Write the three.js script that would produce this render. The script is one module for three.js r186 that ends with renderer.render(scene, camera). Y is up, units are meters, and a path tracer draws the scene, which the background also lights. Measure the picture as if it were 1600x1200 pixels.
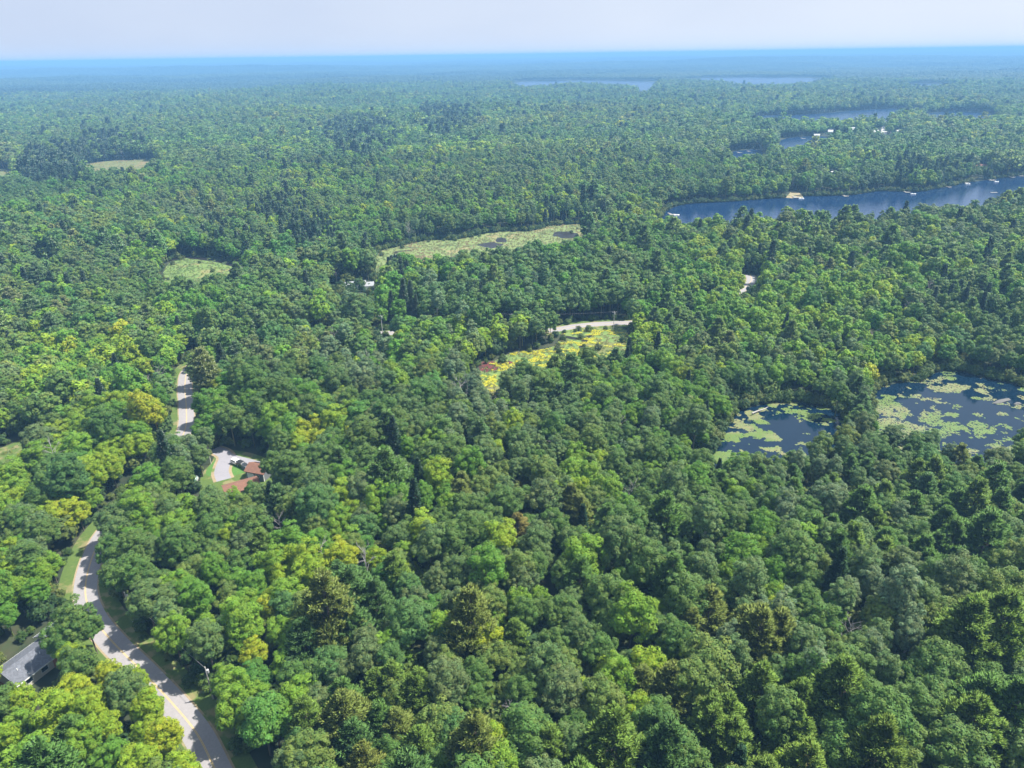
import * as THREE from 'three';
import { mergeGeometries } from 'three/addons/utils/BufferGeometryUtils.js';

// ------------------------------------------------------------------ camera, sky, sun, exposure
const W = 1600, H = 1200, FOCAL = 1111, EYE = 120;
const camera = new THREE.PerspectiveCamera(2 * Math.atan(H / 2 / FOCAL) * 180 / Math.PI, 4 / 3, 1, 60000);
camera.position.set(0, EYE, 0);
camera.rotation.order = 'YXZ';
camera.rotation.x = -24.85 * Math.PI / 180;
camera.rotation.z = -0.84 * Math.PI / 180;
camera.updateMatrixWorld(true);
camera.updateProjectionMatrix();

const scene = new THREE.Scene();
const renderer = new THREE.WebGLRenderer({ antialias: true });
renderer.setSize(1024, 768);
renderer.toneMapping = THREE.LinearToneMapping;
renderer.toneMappingExposure = 2.32;
renderer.shadowMap.enabled = true;

const SUN = new THREE.Vector3(0.96, 0, -0.16).normalize().multiplyScalar(Math.cos(1.02)).setY(Math.sin(1.02));
const sun = new THREE.DirectionalLight(new THREE.Color(1, 0.95, 0.84), 4.3);
sun.position.copy(SUN).multiplyScalar(900).add(new THREE.Vector3(0, 0, -350));
sun.target.position.set(0, 0, -350);
sun.castShadow = true; sun.shadow.radius = 1.6;
Object.assign(sun.shadow.camera, { left: -700, right: 700, top: 700, bottom: -700, near: 10, far: 2500 });
sun.shadow.mapSize.set(4096, 4096);
scene.add(sun, sun.target);

// ------------------------------------------------------------------ random numbers and noise
function rng(seed) { let a = seed >>> 0; return () => { a = (a + 0x6D2B79F5) | 0; let t = Math.imul(a ^ (a >>> 15), 1 | a); t = (t + Math.imul(t ^ (t >>> 7), 61 | t)) ^ t; return ((t ^ (t >>> 14)) >>> 0) / 4294967296; }; }
const R = rng(20240817);
const rr = (a, b, r = R) => a + (b - a) * r();
function hash2(i, j, s = 0) { let h = (Math.imul(i, 374761393) + Math.imul(j, 668265263) + Math.imul(s, 1442695041)) | 0; h = Math.imul(h ^ (h >>> 13), 1274126177); return ((h ^ (h >>> 16)) >>> 0) / 4294967296; }
function vnoise(x, y, s = 0) { const i = Math.floor(x), j = Math.floor(y); let u = x - i, v = y - j; u = u * u * (3 - 2 * u); v = v * v * (3 - 2 * v); return (hash2(i, j, s) * (1 - u) + hash2(i + 1, j, s) * u) * (1 - v) + (hash2(i, j + 1, s) * (1 - u) + hash2(i + 1, j + 1, s) * u) * v; }
function fbm(x, y, o = 4, s = 0) { let a = 0.5, t = 0, n = 0; for (let k = 0; k < o; k++) { t += a * vnoise(x, y, s + k); n += a; a *= 0.5; x = x * 2.03 + 11.3; y = y * 2.03 - 7.7; } return t / n; }
// the same on a grid that wraps after P cells, for tiling textures
function wnoise(x, y, P, s) { const m = (k) => ((k % P) + P) % P, i = Math.floor(x), j = Math.floor(y); let u = x - i, v = y - j; u = u * u * (3 - 2 * u); v = v * v * (3 - 2 * v); return (hash2(m(i), m(j), s) * (1 - u) + hash2(m(i + 1), m(j), s) * u) * (1 - v) + (hash2(m(i), m(j + 1), s) * (1 - u) + hash2(m(i + 1), m(j + 1), s) * u) * v; }
function wfbm(u, v, P, o, s) { let a = 0.5, t = 0, n = 0; for (let k = 0; k < o; k++) { t += a * wnoise(u * P, v * P, P, s + k); n += a; a *= 0.55; P *= 2; } return t / n; }
const sstep = (a, b, x) => { const t = Math.min(1, Math.max(0, (x - a) / (b - a))); return t * t * (3 - 2 * t); };
const lerp = (a, b, t) => a + (b - a) * t;

// ------------------------------------------------------------------ sky
{
  const w = 2048, h = 1024, d = new Float32Array(w * h * 4), v = new THREE.Vector3();
  for (let j = 0; j < h; j++) for (let i = 0; i < w; i++) {
    const el = ((j + 0.5) / h - 0.5) * Math.PI, az = ((i + 0.5) / w - 0.5) * 2 * Math.PI;
    v.set(Math.cos(el) * Math.cos(az), Math.sin(el), Math.cos(el) * Math.sin(az));
    const e = Math.max(0, v.y), c = Math.max(-1, Math.min(1, v.dot(SUN))), ang = Math.acos(c);
    const t = 1 - Math.exp(-e * 4.2), halo = Math.exp(-((ang / 0.75) ** 2)), side = 0.5 + 0.5 * c;
    const veil = 0.55 * fbm(v.x * 3 / (e + 0.35) + 7, v.z * 3 / (e + 0.35), 4, 3) * (1 - t * 0.5);
    const hz = [0.210, 0.258, 0.36], zn = [0.25, 0.305, 0.40], low = [0.27, 0.36, 0.50], wh = [0.445, 0.465, 0.49];  // zn: zenith out of view, kept bright to lighten the shaded sides of crowns
    const m = Math.min(1, 0.55 * halo + 1.15 * side * side * (1 - t) + 0.25 * veil), o = (j * w + i) * 4;
    for (let k = 0; k < 3; k++) d[o + k] = lerp(lerp(lerp(hz[k], zn[k], t), wh[k], m), low[k], 0.55 * Math.exp(-e / 0.007));
    d[o + 3] = 1;
  }
  const sky = new THREE.DataTexture(d, w, h, THREE.RGBAFormat, THREE.FloatType);
  sky.mapping = THREE.EquirectangularReflectionMapping;
  sky.magFilter = THREE.LinearFilter;
  sky.needsUpdate = true;
  scene.background = sky;
  scene.environment = sky;
}
scene.fog = new THREE.FogExp2(new THREE.Color(0.27, 0.58, 1.0), 0.00023);

// ------------------------------------------------------------------ from a pixel of the 1600 x 1200 photograph to the place on level ground (or on a level plane at height y)
const EYEV = camera.position.clone();
function G(px, py, y = 0) {
  const d = new THREE.Vector3(px / W * 2 - 1, 1 - py / H * 2, 0.5).unproject(camera).sub(EYEV);
  const t = (y - EYEV.y) / Math.min(d.y, -1e-4);
  return new THREE.Vector3(EYEV.x + d.x * t, y, EYEV.z + d.z * t);
}
const VP = new THREE.Matrix4().multiplyMatrices(camera.projectionMatrix, camera.matrixWorldInverse);
const pv = new THREE.Vector3();
function project(x, y, z) { pv.set(x, y, z).applyMatrix4(VP); return [(pv.x + 1) / 2 * W, (1 - pv.y) / 2 * H]; }

// ------------------------------------------------------------------ names and tags
const used = {};
function numbered(n) { const k = (used[n] = (used[n] ?? -1) + 1); return k ? n + '_' + String(k).padStart(3, '0') : n; }
function tag(o, label, category, group, kind) { o.userData = { ...(label && { label }), ...(category && { category }), ...(group && { group }), ...(kind && { kind }) }; return o; }
function thing(name, label, category, pos, turn = 0, group) { const o = new THREE.Group(); o.name = numbered(name); o.position.copy(pos); o.rotation.y = turn; scene.add(o); return tag(o, label, category, group); }
function mesh(name, geo, mat, parent) { const m = new THREE.Mesh(geo, mat); m.name = parent === scene ? numbered(name) : name; m.castShadow = m.receiveShadow = true; parent.add(m); return m; }

// ------------------------------------------------------------------ textures and materials
function tex(size, fn, srgb = true) {
  const d = new Uint8Array(size * size * 4);
  for (let j = 0; j < size; j++) for (let i = 0; i < size; i++) { const c = fn(i / size, j / size), o = (j * size + i) * 4; for (let k = 0; k < 3; k++) { let v = Math.max(0, Math.min(1, c[k] ?? c[0])); if (srgb) v = v <= 0.0031308 ? 12.92 * v : 1.055 * v ** (1 / 2.4) - 0.055; d[o + k] = v * 255; } d[o + 3] = 255; }
  const t = new THREE.DataTexture(d, size, size);
  t.wrapS = t.wrapT = THREE.RepeatWrapping; t.magFilter = THREE.LinearFilter; t.needsUpdate = true;
  if (srgb) t.colorSpace = THREE.SRGBColorSpace;
  return t;
}
const mix3 = (a, b, t) => [lerp(a[0], b[0], t), lerp(a[1], b[1], t), lerp(a[2], b[2], t)];
function rep(t, m) { const c = t.clone(); c.repeat.set(1 / m, 1 / m); c.needsUpdate = true; return c; }   // uv are metres; the tile is m metres wide
const std = (o) => new THREE.MeshStandardMaterial({ roughness: 0.9, ...o });

const floorTex = tex(512, (u, v) => { const a = wfbm(u, v, 8, 6, 1), b = wfbm(u, v, 32, 4, 9); return mix3([0.020, 0.032, 0.014], mix3([0.06, 0.05, 0.03], [0.035, 0.06, 0.018], b), sstep(0.3, 0.7, a)); });
const floorMat = std({ map: rep(floorTex, 48), roughness: 1 });
const asphaltTex = tex(512, (u, v) => { const a = wfbm(u, v, 4, 6, 21), b = wfbm(u, v, 64, 3, 5); const k = 0.87 + 0.18 * a + 0.2 * (b - 0.5); return [0.285 * k, 0.270 * k, 0.282 * k]; });
const asphaltMat = std({ map: rep(asphaltTex, 22), roughness: 0.85 });
const driveMat = std({ map: rep(asphaltTex, 9), roughness: 0.9, color: new THREE.Color(0.95, 0.97, 1.05) });
const sandTex = tex(256, (u, v) => { const a = wfbm(u, v, 6, 5, 31), b = wfbm(u, v, 40, 3, 35); return mix3(mix3([0.36, 0.28, 0.17], [0.22, 0.18, 0.11], b), [0.12, 0.17, 0.04], sstep(0.5, 0.68, a)); });
const sandMat = std({ map: rep(sandTex, 16), roughness: 1 });
const vergeTex = tex(256, (u, v) => { const a = wfbm(u, v, 6, 5, 41), b = wfbm(u, v, 40, 3, 45); return mix3(mix3([0.10, 0.15, 0.03], [0.06, 0.11, 0.02], b), [0.20, 0.18, 0.08], sstep(0.54, 0.76, a)); });
const vergeMat = std({ map: rep(vergeTex, 18), roughness: 1 });
const lawnTex = tex(256, (u, v) => { const a = wfbm(u, v, 5, 5, 51), b = wfbm(u, v, 48, 3, 55); return mix3(mix3([0.055, 0.15, 0.025], [0.09, 0.19, 0.035], b), [0.17, 0.19, 0.05], sstep(0.55, 0.8, a)); });
const lawnMat = std({ map: rep(lawnTex, 14), roughness: 1 });
const marshTex = tex(512, (u, v) => { const a = wfbm(u, v, 6, 6, 61), b = wfbm(u, v, 40, 4, 65), c = wfbm(u, v, 10, 5, 69); let k = mix3([0.115, 0.185, 0.05], [0.20, 0.225, 0.085], b); k = mix3(k, [0.26, 0.19, 0.10], sstep(0.58, 0.72, a) * 0.7); return mix3(k, [0.05, 0.085, 0.025], sstep(0.6, 0.72, c) * 0.7); });
const marshMat = std({ map: rep(marshTex, 60), roughness: 1 });
const marshGreenMat = std({ map: rep(marshTex, 45), color: new THREE.Color(0.85, 0.98, 0.75), roughness: 1 });
const fieldMat = std({ map: rep(marshTex, 90), color: new THREE.Color(0.85, 0.72, 0.68), roughness: 1 });
const redTex = tex(256, (u, v) => { const a = wfbm(u, v, 10, 5, 71); return mix3([0.13, 0.03, 0.03], [0.06, 0.03, 0.02], sstep(0.35, 0.65, a)); });
const redMat = std({ map: rep(redTex, 12), roughness: 1 });
const mudMat = std({ color: new THREE.Color(0.020, 0.017, 0.018), roughness: 0.35 });
const rippleTex = tex(512, (u, v) => { const a = wfbm(u, v * 1, 24, 5, 81); return [a]; }, false);
const waterMat = (c, r, b) => new THREE.MeshPhysicalMaterial({ color: new THREE.Color(...c), roughness: r, ior: 1.33, bumpMap: rep(rippleTex, 40), bumpScale: b });
const lakeMat = waterMat([0.004, 0.022, 0.075], 0.09, 0.12);
const ruffledMat = waterMat([0.004, 0.022, 0.075], 0.24, 0.14);
const pondMat = waterMat([0.003, 0.014, 0.032], 0.05, 0.03);
const roofGrey = std({ map: rep(tex(256, (u, v) => { const row = Math.floor(v * 24), a = hash2(Math.floor(u * 18 + (row % 2) * 0.5), row, 3), b = wfbm(u, v, 12, 4, 91), e = (v * 24) % 1 < 0.14 ? 0.75 : 1; const k = (0.75 + 0.3 * a + 0.3 * (b - 0.5)) * e; return [0.135 * k, 0.145 * k, 0.175 * k]; }), 6), roughness: 0.92 });
const roofRust = std({ map: rep(tex(256, (u, v) => { const row = Math.floor(v * 20), a = hash2(Math.floor(u * 16 + (row % 2) * 0.5), row, 4), b = wfbm(u, v, 8, 4, 95), e = (v * 20) % 1 < 0.14 ? 0.75 : 1; return mix3([0.24, 0.115, 0.075], [0.16, 0.08, 0.055], 0.6 * a + 0.5 * b).map((x) => x * e); }), 6), roughness: 0.92 });
const whiteMat = std({ color: new THREE.Color(0.78, 0.78, 0.76), roughness: 0.6 });
const greyWall = std({ color: new THREE.Color(0.16, 0.17, 0.19), roughness: 0.8 });
const creamWall = std({ color: new THREE.Color(0.62, 0.58, 0.5), roughness: 0.8 });
const brickWall = std({ color: new THREE.Color(0.45, 0.16, 0.08), roughness: 0.9 });
const glassMat = new THREE.MeshPhysicalMaterial({ color: new THREE.Color(0.02, 0.03, 0.04), roughness: 0.08 });
const barkMat = std({ color: new THREE.Color(0.13, 0.105, 0.085), roughness: 1 });
const birchMat = std({ color: new THREE.Color(0.52, 0.50, 0.46), roughness: 0.9 });
const deadMat = std({ color: new THREE.Color(0.33, 0.31, 0.30), roughness: 1 });
const woodMat = std({ color: new THREE.Color(0.40, 0.36, 0.31), roughness: 0.9 });
const paintYellow = std({ color: new THREE.Color(0.62, 0.42, 0.12), roughness: 0.8 });

// ------------------------------------------------------------------ where things stand: outlines in pixels, near shores read off the tree tops before them
const far = (...a) => a.map(([x, y]) => G(x, y, 0));
const near = (h, ...a) => a.map(([x, y]) => G(x, y, h).setY(0));
function smooth(pts, step, wob, seed) {                               // closed outline, rounded and made uneven
  const c = new THREE.CatmullRomCurve3(pts, true, 'centripetal'), n = Math.max(24, Math.min(260, Math.round(c.getLength() / step))), out = [];
  for (let i = 0; i < n; i++) { const p = c.getPointAt(i / n); p.x += (fbm(p.x / (step * 3), p.z / (step * 3), 3, seed) - 0.5) * wob; p.z += (fbm(p.x / (step * 3) + 9, p.z / (step * 3), 3, seed + 5) - 0.5) * wob; out.push(p); }
  return out;
}
function area(pts) { let x0 = 1e9, x1 = -1e9, z0 = 1e9, z1 = -1e9; for (const p of pts) { x0 = Math.min(x0, p.x); x1 = Math.max(x1, p.x); z0 = Math.min(z0, p.z); z1 = Math.max(z1, p.z); } return { pts, x0, x1, z0, z1 }; }
function inside(A, x, z) { if (x < A.x0 || x > A.x1 || z < A.z0 || z > A.z1) return false; let c = false; const p = A.pts; for (let i = 0, j = p.length - 1; i < p.length; j = i++) if ((p[i].z > z) !== (p[j].z > z) && x < (p[j].x - p[i].x) * (z - p[i].z) / (p[j].z - p[i].z) + p[i].x) c = !c; return c; }
function segDist(x, z, a, b) { const dx = b.x - a.x, dz = b.z - a.z, t = Math.max(0, Math.min(1, ((x - a.x) * dx + (z - a.z) * dz) / (dx * dx + dz * dz + 1e-9))); return Math.hypot(x - a.x - t * dx, z - a.z - t * dz); }
function edgeDist(A, x, z, cap) { if (x < A.x0 - cap || x > A.x1 + cap || z < A.z0 - cap || z > A.z1 + cap) return cap; if (inside(A, x, z)) return 0; let d = cap; const p = A.pts; for (let i = 0, j = p.length - 1; i < p.length; j = i++) d = Math.min(d, segDist(x, z, p[i], p[j])); return d; }

const T = 15;   // height of the trees on a near shore
const LAKES = {
  lake: smooth([...far([1038, 334], [1071, 320], [1142, 315], [1225, 310], [1259, 307], [1322, 306], [1375, 299], [1431, 300], [1484, 292], [1517, 285], [1555, 280], [1600, 274], [1690, 264]), ...near(T, [1690, 284], [1600, 292], [1544, 301], [1525, 318], [1495, 320], [1431, 320], [1397, 327], [1337, 331], [1270, 328], [1244, 334], [1210, 334], [1150, 338], [1097, 338], [1050, 340])], 12, 8, 11),
};
const FARLAKES = [
  [[...far([1140, 239], [1160, 236], [1186, 233]), ...near(15, [1186, 246], [1166, 250], [1146, 244])], 'narrow blue inlet showing between trees above the long lake'],
  [[...far([1221, 219], [1240, 215], [1287, 213]), ...near(15, [1287, 219], [1232, 226])], 'small blue bay below the white lakeside cottages'],
  [[...far([1185, 181], [1240, 180], [1290, 177], [1320, 174], [1390, 170], [1428, 170]), ...near(15, [1428, 174], [1385, 180], [1350, 186], [1300, 187], [1250, 187], [1195, 184])], 'pale winding lake among the hills beyond the cottages'],
  [[...far([1460, 176], [1500, 175], [1538, 177]), ...near(18, [1538, 181], [1470, 180])], 'thin sliver of pale water right of the winding lake'],
  [[...far([1105, 122], [1160, 121], [1266, 122]), ...near(18, [1266, 127], [1200, 131.5], [1152, 132], [1135, 127], [1105, 126])], 'far white lake under the horizon, rightmost of the two bright ones'],
  [[...far([820, 127.5], [850, 127], [880, 126]), ...near(20, [880, 130], [850, 133], [822, 134])], 'short white arm of water, leftmost water near the horizon'],
  [[...far([900, 126], [940, 126], [985, 127], [1014, 127.5]), ...near(18, [1018, 135], [1006, 142], [994, 145], [991, 134], [950, 131], [902, 130])], 'far white lake with a hooked right end under the horizon'],
  [[...far([1433, 131], [1466, 131]), ...near(18, [1466, 134.5], [1436, 134.5])], 'tiny pale strip of water far off at the right'],
].map(([p, label]) => ({ pts: smooth(p, 25, 10, 12), label }));
const PONDS = [
  smooth([...far([1128, 684], [1140, 664], [1160, 640], [1195, 632], [1240, 628], [1285, 638], [1310, 644]), ...near(11, [1318, 664], [1290, 670], [1255, 682], [1235, 697], [1200, 694], [1150, 692], [1118, 700], [1104, 694])], 4, 4, 21),
  smooth([...far([1364, 642], [1364, 610], [1400, 600], [1440, 596], [1462, 583], [1500, 581], [1540, 590], [1595, 602], [1660, 616]), ...near(12, [1650, 652], [1588, 670], [1555, 683], [1515, 685], [1480, 679], [1430, 666], [1388, 656])], 4, 4, 22)];
const BOG = smooth([...far([752, 578], [779, 561], [807, 551], [833, 549], [867, 541], [880, 528], [884, 517], [920, 514], [954, 512], [976, 513]), ...near(9, [980, 535], [950, 548], [916, 550], [890, 563], [869, 575], [826, 579], [800, 573], [774, 586], [750, 593])], 4, 4, 31);
const MARSH = smooth([...far([592, 393], [629, 384], [654, 378], [720, 373], [775, 363], [824, 361], [857, 354], [885, 351], [908, 350]), ...near(15, [902, 366], [866, 375], [830, 384], [802, 386], [756, 390], [706, 395], [670, 395], [632, 398], [596, 401])], 6, 8, 41);
const MEADOW = smooth([...far([266, 410], [285, 403], [320, 403], [350, 408], [374, 416]), ...near(9, [376, 424], [362, 433], [330, 440], [268, 446])], 5, 5, 51);
const FIELD = smooth([...far([142, 256], [180, 251], [232, 250]), ...near(13, [234, 258], [214, 264], [165, 270], [143, 270])], 10, 8, 61);
const FIELD2 = smooth([...far([-30, 266], [4, 265], [14, 268]), ...near(13, [12, 276], [-30, 278])], 10, 8, 63);
const CLEAR = smooth([...far([-30, 706], [0, 700], [30, 689], [58, 684]), ...near(8, [60, 698], [42, 712], [-30, 716])], 3, 3, 71);
const GLADE = smooth([...far([660, 460], [676, 457], [690, 457]), ...near(4, [688, 462], [662, 464])], 3, 3, 73);
const YARD = smooth([...far([312, 742], [328, 722], [342, 703], [362, 703], [392, 708], [416, 716]), ...near(12, [418, 742], [398, 751], [360, 766], [345, 762], [310, 752])], 3, 2, 75);
const LOT = smooth([...far([30, 1020], [70, 992], [84, 1000]), ...near(6, [88, 1014], [76, 1034], [54, 1048], [-4, 1066], [-10, 1046])], 3, 2, 77);
const BEACH = smooth([...far([1232, 304], [1238, 299], [1243, 299], [1254, 307]), ...far([1250, 310], [1229, 309])], 4, 2, 79);

const openAreas = [LAKES.lake, ...FARLAKES.map((f) => f.pts), ...PONDS, BOG, MARSH, MEADOW, FIELD, FIELD2, CLEAR, GLADE, YARD, LOT, BEACH].map(area);
// the paved road, one continuous line from the lower edge past the house, the bog and on
const roadCurve = new THREE.CatmullRomCurve3([[400, 1330], [342, 1215], [308, 1147], [271, 1101], [228, 1055], [175, 1002], [148, 968], [134, 932], [137, 895], [154, 848], [172, 822], [205, 790], [250, 740], [276, 700], [290, 668], [291, 635], [289, 600], [296, 577], [330, 553], [430, 535], [590, 521], [740, 520], [862, 516], [905, 509], [960, 505], [1010, 503], [1085, 485], [1150, 458], [1174, 438], [1172, 430]].map(([x, y]) => G(x, y)), false, 'centripetal');
const roadPts = roadCurve.getSpacedPoints(620);
const sideCurve = new THREE.CatmullRomCurve3([[1378, 220], [1381, 208], [1383, 196], [1384, 186]].map(([x, y]) => G(x, y)));
const sidePts = sideCurve.getSpacedPoints(30);
const roadCells = new Map();
for (const set of [roadPts, sidePts]) for (let i = 0; i + 1 < set.length; i++) { const a = set[i], b = set[i + 1], k = Math.floor((a.x + b.x) / 80) + ',' + Math.floor((a.z + b.z) / 80); (roadCells.get(k) ?? roadCells.set(k, []).get(k)).push([a, b]); }
function roadDist(x, z) { let d = 60; const ci = Math.floor(x / 40), cj = Math.floor(z / 40); for (let i = -2; i <= 2; i++) for (let j = -2; j <= 2; j++) for (const [a, b] of roadCells.get((ci + i) + ',' + (cj + j)) ?? []) d = Math.min(d, segDist(x, z, a, b)); return d; }
function openDist(x, z, cap) { let d = cap; for (const A of openAreas) d = Math.min(d, edgeDist(A, x, z, d)); return d; }

// ------------------------------------------------------------------ terrain: level about the water, the road and the clearings, rolling elsewhere and more so far off
function ground(x, z) {
  const r = Math.hypot(x, z), flat = Math.max(14, 0.06 * r), ramp = flat + Math.max(45, 0.14 * r);
  let h = (fbm(x / 170 + 3, z / 170, 3, 101) - 0.5) * 20 * sstep(40, 200, r) + (fbm(x / 700, z / 700 + 5, 3, 111) - 0.5) * 34 * sstep(500, 2500, r) + Math.min(40, (fbm(x / 2600 + 2, z / 1500, 4, 121) - 0.42) * 120 * sstep(3200, 9000, r));
  if (r < 5200) { let d = openDist(x, z, ramp); if (r < 1500) d = Math.min(d, Math.max(0, roadDist(x, z) - 6) * 1.4); h *= sstep(flat, ramp, d); }
  return h;
}
const hCache = new Map();
function groundAt(x, z) {                                             // bilinear from a 12 m lattice near by, exact far off
  const s = Math.hypot(x, z) < 1500 ? 12 : 40, i = Math.floor(x / s), j = Math.floor(z / s), u = x / s - i, v = z / s - j;
  const q = (a, b) => { const k = s * 1e9 + (a + 5000) * 20000 + (b + 10000); let h = hCache.get(k); if (h === undefined) hCache.set(k, h = ground(a * s, b * s)); return h; };
  return lerp(lerp(q(i, j), q(i + 1, j), u), lerp(q(i, j + 1), q(i + 1, j + 1), u), v);
}
{
  const P = [], U = [], I = [], rings = [0]; for (let r = 20; r < 20500; r *= 1.035) rings.push(r);
  const N = 400;
  for (const r of rings) for (let k = 0; k <= N; k++) { const a = k / N * 2 * Math.PI, x = Math.cos(a) * r, z = Math.sin(a) * r; const front = z < 0 || r < 400; P.push(x, front ? ground(x, z) - 0.02 : -0.02, z); U.push(x, z); }
  for (let i = 0; i + 1 < rings.length; i++) for (let k = 0; k < N; k++) { const a = i * (N + 1) + k, b = a + N + 1; I.push(a, a + 1, b, b, a + 1, b + 1); }
  const g = new THREE.BufferGeometry(); g.setAttribute('position', new THREE.Float32BufferAttribute(P, 3)); g.setAttribute('uv', new THREE.Float32BufferAttribute(U, 2)); g.setIndex(I); g.computeVertexNormals();
  tag(mesh('ground', g, floorMat, scene), 'dark leaf-littered forest ground under the whole canopy', 'ground', null, 'structure');
}
function sheet(name, pts, y, mat, label, cat, kind = 'structure') {
  const s = new THREE.Shape(pts.map((p) => new THREE.Vector2(p.x, -p.z))), g = new THREE.ShapeGeometry(s); g.rotateX(-Math.PI / 2); g.translate(0, y, 0);
  const p = g.attributes.position, uv = []; for (let i = 0; i < p.count; i++) uv.push(p.getX(i), p.getZ(i)); g.setAttribute('uv', new THREE.Float32BufferAttribute(uv, 2));
  return tag(mesh(name, g, mat, scene), label, cat, null, kind);
}
function ribbonGeo(pts, offset, width, y) {
  const P = [], U = [], I = [], n = new THREE.Vector3(); let run = 0;
  pts.forEach((p, i) => { const a = pts[Math.max(0, i - 1)], b = pts[Math.min(pts.length - 1, i + 1)]; n.set(-(b.z - a.z), 0, b.x - a.x).normalize(); if (i) run += p.distanceTo(pts[i - 1]);
    for (const s of [-1, 1]) { const o = offset + s * width / 2; P.push(p.x + n.x * o, y, p.z + n.z * o); U.push(o, run); } if (i) { const k = i * 2; I.push(k - 2, k - 1, k, k, k - 1, k + 1); } });
  const g = new THREE.BufferGeometry(); g.setAttribute('position', new THREE.Float32BufferAttribute(P, 3)); g.setAttribute('uv', new THREE.Float32BufferAttribute(U, 2)); g.setIndex(I); g.computeVertexNormals(); return g;
}
sheet('lake', LAKES.lake, 0.05, lakeMat, 'long deep blue lake lined with docks and forest', 'lake');
FARLAKES.forEach((f) => sheet('lake', f.pts, 0.25, ruffledMat, f.label, 'lake'));
sheet('pond', PONDS[0], 0.05, pondMat, 'smaller dark blue pond with lily pads, left of the tree band', 'pond');
sheet('pond', PONDS[1], 0.05, pondMat, 'larger dark blue pond with many lily pads at the right', 'pond');
sheet('bog', BOG, 0.04, marshGreenMat, 'small open bog with yellow plants in front of the pale road', 'bog');
sheet('marsh', MARSH, 0.04, marshMat, 'long pale green marsh with dark pools in mid forest', 'marsh');
sheet('meadow', MEADOW, 0.04, marshGreenMat, 'light green wet meadow edged by a dark creek', 'meadow');
sheet('field', FIELD, 0.04, fieldMat, 'pale tan field between dark spruces at upper left', 'field');
sheet('field', FIELD2, 0.04, fieldMat, 'sliver of tan field at the left edge', 'field');
sheet('grass_clearing', CLEAR, 0.04, vergeMat, 'rough grass clearing at the left edge among trees', 'clearing');
sheet('glade', GLADE, 0.04, marshMat, 'tiny pale glade in the forest left of centre', 'glade');
sheet('dirt_patch', blobPts(70, 413, 9, 4, 12), 0.3, sandMat, 'small bare dirt patch in the forest near the left edge', 'dirt');
sheet('yard', YARD, 0.03, vergeMat, 'rough grass yard round the house with the rust roof', 'yard');
sheet('house_lot', LOT, 0.03, floorMat, 'ground round the grey-roofed house by the near road', 'yard');
sheet('beach', BEACH, 0.06, sandMat, 'pale sandy beach on the far shore of the lake', 'beach');

{
  tag(mesh('road_verge', ribbonGeo(roadPts, 0, 12.5, 0.02), vergeMat, scene), 'grassy verge along both sides of the paved road', 'verge', null, 'structure');
  const sh = new THREE.Group(); sh.name = 'road'; tag(sh, 'pale paved two-lane road curving through the forest', 'road', null, 'structure'); scene.add(sh);
  mesh('shoulder', ribbonGeo(roadPts, 0, 6.1, 0.03), sandMat, sh); mesh('asphalt', ribbonGeo(roadPts, 0, 5.3, 0.035), asphaltMat, sh);
  for (const o of [-0.1, 0.1]) mesh('centre_line', ribbonGeo(roadPts, o, 0.09, 0.042), paintYellow, sh);
  tag(mesh('side_road', ribbonGeo(sidePts, 0, 9, 0.05), std({ color: new THREE.Color(0.5, 0.48, 0.46) }), scene), 'short pale gravel road climbing away near the far cottages', 'road', null, 'structure');
}

// dark creeks and pools
const creekPts = (w, ...a) => { const c = new THREE.CatmullRomCurve3(far(...a)); return ribbonGeo(c.getSpacedPoints(40).map((p) => { p.x += (fbm(p.x / 5, p.z / 5, 2, 7) - 0.5) * 3; return p; }), 0, w, 0.055); };
tag(mesh('creek', creekPts(5, [268, 408], [285, 402], [318, 405], [345, 409], [366, 415], [374, 420]), mudMat, scene), 'dark creek curving along the top of the light green meadow', 'creek', null, 'structure');
tag(mesh('creek', creekPts(3, [882, 526], [900, 529], [912, 530], [911, 537], [908, 544]), mudMat, scene), 'dark muddy creek between the pale road and the yellow bog', 'creek', null, 'structure');
tag(mesh('creek', creekPts(2.6, [912, 530], [922, 524], [934, 520]), mudMat, scene), 'short dark branch of the bog creek below the road', 'creek', null, 'structure');
tag(mesh('creek', creekPts(3, [614, 396], [622, 393], [634, 392], [646, 392]), mudMat, scene), 'thin dark creek at the left end of the long marsh', 'creek', null, 'structure');
tag(mesh('creek', creekPts(0.8, [640, 388], [690, 384], [740, 384], [765, 383]), mudMat, scene), 'faint thin ditch along the middle of the long marsh', 'creek', null, 'structure');
function blobPts(px, py, rx, ry, seed, y = 0) { const c = G(px, py, y), ex = G(px + rx, py, y).distanceTo(c), ez = G(px, py + ry, y).distanceTo(c), o = []; for (let i = 0; i < 30; i++) { const a = i / 30 * 2 * Math.PI, q = 0.55 + 0.9 * fbm(Math.cos(a) * 1.6 + seed, Math.sin(a) * 1.6, 3, seed); o.push(new THREE.Vector3(c.x + Math.cos(a) * ex * q, 0, c.z + Math.sin(a) * ez * q)); } return o; };
const WET = [blobPts(768, 384, 18, 5, 3), blobPts(783, 375, 10, 4, 4), blobPts(884, 367, 22, 6, 5), blobPts(370, 420, 9, 4, 6), ...[[282, 402], [300, 402], [318, 404], [345, 409], [364, 415], [885, 527], [900, 529], [912, 531], [910, 540], [925, 523]].map(([x, y]) => blobPts(x, y, 12, 3.2, x))].map(area);
sheet('pool', blobPts(768, 383, 17, 5, 3), 0.06, mudMat, 'dark pool in the middle of the long marsh', 'pool');
sheet('pool', blobPts(783, 375, 9, 4, 4), 0.06, mudMat, 'small dark pool touching the marsh tree line', 'pool');
sheet('pool', blobPts(884, 367, 21, 6, 5), 0.06, mudMat, 'dark pool at the right end of the long marsh', 'pool');
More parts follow.
